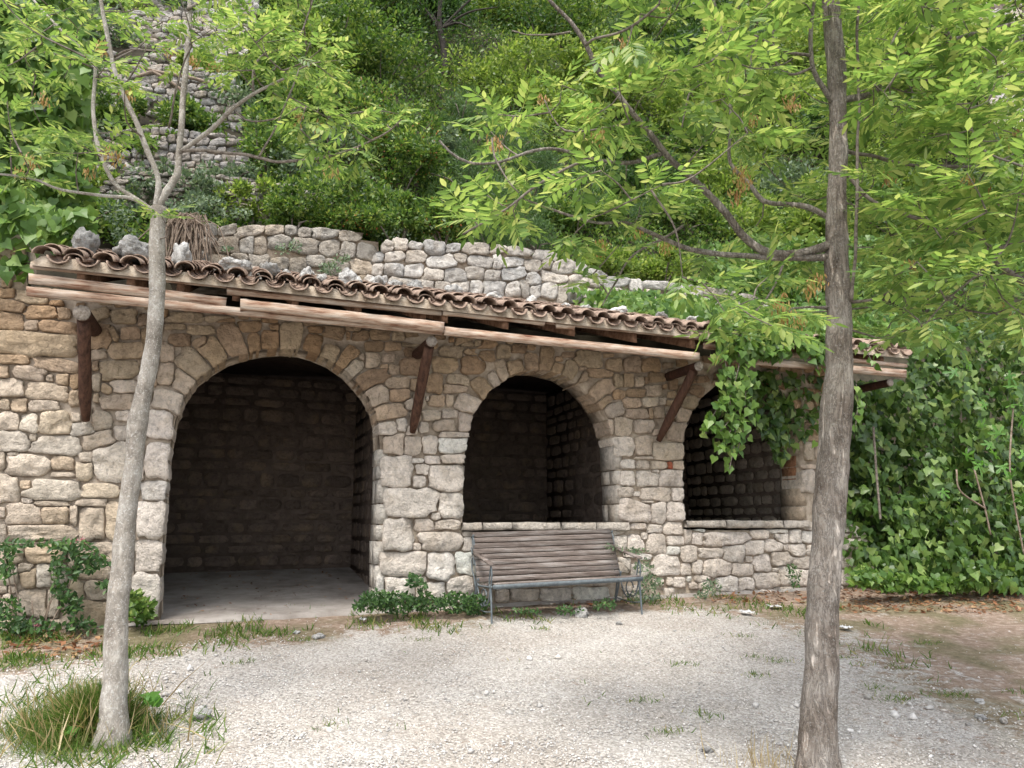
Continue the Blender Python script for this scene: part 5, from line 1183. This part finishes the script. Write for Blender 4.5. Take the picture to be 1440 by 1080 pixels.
# ------------------------------------------------------------------ grass, weeds, pebbles
def blades(P, h, m, name, label, spread=.5, cat='grass', wf=1.0):
    n = len(P); d = np.stack([rng.normal(0, spread, n), rng.normal(0, spread, n), np.ones(n)], 1); upv = np.stack([rng.normal(0, 1, n), rng.normal(0, 1, n), np.full(n, .1)], 1)
    V, F = scatter(T_blade * np.array([wf, 1, 1]), TF_blade, P, d, upv, h); return tag(mk(name, V, F, m, origin=P.mean(0), smooth=False), label, cat, kind='stuff')
def gpts(n, x0, x1, y0, y1, dens):
    X = rng.uniform(x0, x1, n); Y = rng.uniform(y0, y1, n); out = []
    pts = ongroundv(X, Y); k = dens(X, Y, pts) > rng.random(n); return pts[k]
c = onground(160, 1022); n = 11000; a = rng.uniform(0, 6.28, n); r = np.abs(rng.normal(0, .50, n)) * (.55 + .85 * vnoise(a * 1.9 + 3, a * 0))
P = np.stack([c[0] - .12 + np.cos(a) * r * .62, c[1] - .12 + np.sin(a) * r * .42, np.zeros(n)], 1); P[:, 2] = gz(P[:, 0], P[:, 1])
cl = fbm(P[:, 0] * 7, P[:, 1] * 7, 3); hh = rng.uniform(.06, .36, n) * np.clip(1.1 - .75 * r, .15, 1) * (.28 + 1.15 * cl); P = P[(cl > .36) | (rng.random(n) < .25)] if False else P; tuft = blades(P, hh, M_grass, 'grass', 'tall shaggy grass tuft round the foot of the pale tree', .62)
Pg = gpts(9000, -20, 320, 930, 1085, lambda X, Y, p: np.clip(1.25 - np.hypot((X - 150) / 150, (Y - 1025) / 75), 0, 1) * np.clip((fbm(p[:, 0] * 5, p[:, 1] * 5, 3) - .36) * 6, 0, 1)); blades(Pg, rng.uniform(.03, .14, len(Pg)), M_grass, 'grass', 'low ragged grass thinning out around the tall tuft at the pale tree', .8, wf=2.4)
P2 = P[rng.random(n) < .05]; blades(P2, rng.uniform(.12, .36, len(P2)), M_straw, 'dry_grass', 'straw-coloured stalks among the grass at the pale tree', .4)
c = onground(1100, 1082); n = 120; P = np.stack([c[0] + rng.normal(-.1, .2, n), c[1] + rng.normal(0, .12, n), np.zeros(n)], 1); P[:, 2] = gz(P[:, 0], P[:, 1]); blades(P, rng.uniform(.04, .2, n), M_straw, 'dry_grass', 'thin dry grass stalks at the foot of the thick trunk', .3)
def band(X, Y, p): b_ = bound(X); q = fbm(p[:, 0] * 2.6, p[:, 1] * 2.6, 3); return np.clip((b_ + 14 - Y) / 22, 0, 1) * (Y > b_ - 48) * np.clip((q - .43) * 7, 0, 1)
P = gpts(42000, 0, 1440, 830, 960, band); blades(P, rng.uniform(.025, .10, len(P)), M_grass, 'grass', 'short uneven grass along the edge of the gravel by the wall', .6, wf=4.5)
def tufts(X, Y, p): return ((fbm(p[:, 0] * 3.7 + 3, p[:, 1] * 3.7, 2) > .60) & (Y > bound(X) - 5)) * np.interp(X, [0, 600, 1100, 1440], [.35, .12, .35, .9])
P = gpts(16000, 0, 1440, 860, 1080, tufts); blades(P, rng.uniform(.015, .05, len(P)), M_grass, 'grass', 'scattered little grass tufts growing through the gravel', .7, wf=6)
# distinct tufts on the gravel
tz = []
for x, y in [(960,935),(1045,855+40),(1268,940),(1290,905),(1322,978),(1345,978),(1430,975),(1432,1008),(1230,968),(1255,985),(1265,982),(990,1005),(945,1030),(900,985),(1060,950),(1095,930),(590,900),(760,885),(340,932),(455,895),(425,900),(1060,925),(1190,925),(1310,905),(460,1022),(1210,935)]:
    c = onground(x, y); n = 110; n = random.randint(25, 80); tz.append(np.stack([c[0] + rng.normal(0, .07, n), c[1] + rng.normal(0, .06, n), np.full(n, c[2])], 1))
P = np.vstack(tz); blades(P, rng.uniform(.012, .05, len(P)), M_grass, 'grass', 'small green grass tufts standing alone on the gravel', .7, wf=5)
def pebbles(n, x0, x1, y0, y1, dens, smin, smax, label, rnd_col=True):
    P = gpts(n, x0, x1, y0, y1, dens); k = len(P)
    T = np.array([(1, 0, 0), (-1, 0, 0), (0, 1, 0), (0, -1, 0), (0, 0, .7), (0, 0, -.5), (.6, .6, .4), (-.6, -.55, .45)], float); TF = np.array([(0, 6, 4), (6, 2, 4), (2, 1, 4), (1, 7, 4), (7, 3, 4), (3, 0, 4), (2, 6, 0), (3, 7, 1), (0, 3, 5), (3, 1, 5), (1, 2, 5), (2, 0, 5)])
    sz = smin + (smax - smin) * rng.random(k) ** 3; dd = rv(k); dd[:, 2] *= .2; V, F = scatter(T, TF, P + np.stack([np.zeros(k), np.zeros(k), sz * .2], 1), dd, rv(k) * .35 + [0, 0, 1], sz)
    V += rng.normal(0, 1, V.shape) * np.repeat(sz, 8)[:, None] * .13
    g = rng.uniform(.34, .68, k); col = np.repeat(np.stack([g, g * .955, g * .905], 1), 8, 0)
    return tag(mk('pebbles', V, F, M_pebble, origin=P.mean(0), smooth=False, col=col), label, 'gravel', kind='stuff')
pebbles(34000, -40, 1480, 868, 1085, lambda X, Y, p: np.where(Y > bound(X) - 12, np.interp(X, [0, 1150, 1440], [.95, .9, .45]), .05), .004, .011, 'loose pale gravel strewn over the yard')
pebbles(900, 0, 1440, 880, 1080, lambda X, Y, p: (fbm(p[:, 0] * 1.5 + 8, p[:, 1] * 1.5, 2) > .5) * np.where(Y > bound(X) - 10, .6, .15), .015, .04, 'larger broken white stones among the gravel')
# dead leaves under the ivy and by the left wall
def dead(X, Y, p): return np.ones(len(X)) * .8
P = np.vstack([gpts(1100, 1180, 1440, 825, 862, dead), gpts(260, 0, 150, 890, 925, dead), np.array([W(random.uniform(-3.7, -1.7), -random.uniform(.2, 3.2) , 0) for _ in range(1)])[:0], gpts(250, 1000, 1130, 832, 850, dead), gpts(240, 700, 900, 838, 852, dead)]); n = len(P)
V, F = scatter(T_quad, TF_quad, P + [0, 0, .015], rv(n) * [1, 1, .3], rv(n) * .5 + [0, 0, 1], rng.uniform(.04, .10, n)); tag(mk('dead_leaves', V, F, M_dead, origin=P.mean(0), smooth=False), 'brown fallen leaves lying along the foot of the walls', 'dead leaves', kind='stuff')
# weeds against the wall
def weed(label, boxes, n, leaf, m=M_weed, T=T_oval, TF=TF_oval, stems=(), name='weed', cat='weed', nn0=.25):
    P = []
    for (x, y, rx, ry, w_) in boxes:
        for _ in range(int(n * w_)):
            a = random.random() * 6.28; r = random.random() ** .5; nn_ = nn0 + random.uniform(-.16, .2); xx, yy = x + rx * r * math.cos(a), y + ry * r * math.sin(a); s, h = onplane(xx, yy, nn_); P.append(W(s, nn_, h))
    P = np.array(P); k = len(P); t = thing(name, label, cat, tuple(P.mean(0) * [1, 1, 0] + [0, 0, P[:, 2].min()]))
    V, F = scatter(T, TF, P, rv(k) + [0, 0, .2], UPN + rng.normal(0, .5, (k, 3)), leaf * rng.uniform(.6, 1.3, k)); mk('foliage', V, F, m, t, smooth=False)
    for q in stems:
        S = smoothline([W(onplane(x, y, nn0)[0], nn0, onplane(x, y, nn0)[1]) for x, y in q], .05); V, F = tube(S, .006, 5); mk('stem', V, F, M_root, t)
    return t
wl = weed('valerian with drooping stems and pink flowers against the wall at the far left', [(10, 775, 14, 8, .3), (50, 765, 55, 5, .5), (100, 770, 30, 8, .6), (80, 800, 8, 22, .5), (105, 795, 9, 22, .5), (135, 790, 18, 14, .7), (100, 850, 14, 14, .6), (85, 830, 12, 14, .3), (10, 800, 8, 16, .4), (15, 870, 22, 28, 1.0), (50, 885, 30, 14, .7), (110, 880, 30, 8, .5), (148, 825, 8, 6, .2)], 210, .06,
     stems=([(20, 890), (15, 830), (5, 775)], [(40, 895), (25, 840), (18, 800)], [(55, 890), (75, 830), (85, 790)], [(65, 890), (95, 830), (110, 775), (140, 780)], [(50, 890), (46, 860), (45, 845)], [(62, 885), (70, 850), (78, 835)], [(30, 880), (10, 850), (-10, 830)], [(0, 766), (50, 764), (110, 760), (150, 790)]))
for (x, y) in ((105, 762), (117, 759), (53, 878), (98, 764)):
    p = W(onplane(x, y, .3)[0], .3, onplane(x, y, .3)[1]); V, F = scatter(T_quad, TF_quad, p + rng.normal(0, .012, (24, 3)), rv(24), rv(24), np.full(24, .022)); mk('flower', V, F, M_pink, wl, smooth=False)
weed('nettle clump against the quoins between the pale trunk and the large arch', [(198, 860, 16, 16, 1), (190, 840, 10, 8, .3)], 260, .075, M_sh[0])
weed('dark green weed mat at the foot of the middle pier', [(530, 845, 24, 14, 1), (560, 848, 26, 16, 1), (600, 850, 26, 10, .8), (640, 848, 26, 14, .9), (668, 850, 18, 14, .7), (505, 853, 8, 6, .2)], 520, .045, M_weed, nn0=.35)
weed('taller sprouting weed in the middle of the dark mat by the pier', [(585, 818, 12, 8, .5), (595, 830, 8, 10, .5), (580, 812, 6, 6, .2)], 130, .06, M_weed, stems=([(584, 855), (584, 835), (584, 812)],), nn0=.35)
weed('grey-green weeds growing behind the right end of the bench', [(905, 795, 14, 10, .3), (915, 820, 16, 12, .6), (905, 840, 22, 8, .5), (890, 775, 20, 4, .25), (860, 770, 10, 5, .1)], 300, .045, M_sh[3])
weed('small shrub of grey-green leaves at the foot of the low wall', [(1000, 825, 14, 10, .8), (985, 838, 10, 5, .3)], 200, .04, M_sh[3])
weed('wiry green weed against the low wall beside the thick trunk', [(1118, 812, 9, 16, .7), (1112, 800, 6, 8, .3)], 140, .045, M_weed)
weed('leafy ground cover at the foot of the ivy bank', [(1215, 812, 20, 14, .7), (1260, 820, 35, 12, 1), (1320, 822, 40, 12, 1), (1385, 818, 40, 12, 1), (1430, 812, 30, 14, .8)], 260, .085, M_ivy, T_ivy, TF_ivy, nn0=.9)
weed('grass and weeds under the right half of the bench', [(850, 850, 16, 7, .7), (800, 858, 20, 5, .5), (740, 860, 24, 5, .4)], 200, .04, M_weed, nn0=.75)
weed('sprig of young leaves in the grass beside the pale tree', [(212, 985, 14, 8, 1), (100, 1030, 10, 5, .6)], 34, .055, M_fig, T_ivy, TF_ivy, nn0=3.0)
weed('small rock plants on the terrace wall above the roof', [(415, 345, 10, 8, .5), (320, 350, 8, 5, .3), (465, 378, 16, 8, .8), (395, 350, 10, 8, .3), (480, 365, 12, 6, .4), (560, 330, 20, 6, .4)], 150, .06, M_sh[3], nn0=-3.75)
weed('pale green rosettes above the hanging roots', [(250, 290, 30, 8, .8), (295, 283, 22, 8, .7), (165, 300, 24, 18, .8), (175, 330, 20, 10, .5), (330, 300, 24, 8, .5)], 200, .07, M_sh[3], nn0=-3.8)
# leaves and grit blown onto the floor of the large arch
lp = []
for _ in range(170):
    s_ = random.uniform(onplane(236, 850, 0)[0], onplane(520, 830, 0)[0]); n_ = -random.random() ** .8 * 3.2
    lp.append(W(s_, n_, .035 + .012 * s_ - n_ * .085 + .012 * noise.noise(Vector((s_ * 3, n_ * 3, 0))) + .012))
lp = np.array(lp); n = len(lp); V, F = scatter(T_quad, TF_quad, lp, rv(n) * [1, 1, .2], rv(n) * .4 + [0, 0, 1], rng.uniform(.03, .075, n))
tag(mk('dead_leaves', V, F, M_dead, origin=lp.mean(0), smooth=False), 'dry leaves blown over the floor of the large arch', 'dead leaves', kind='stuff')
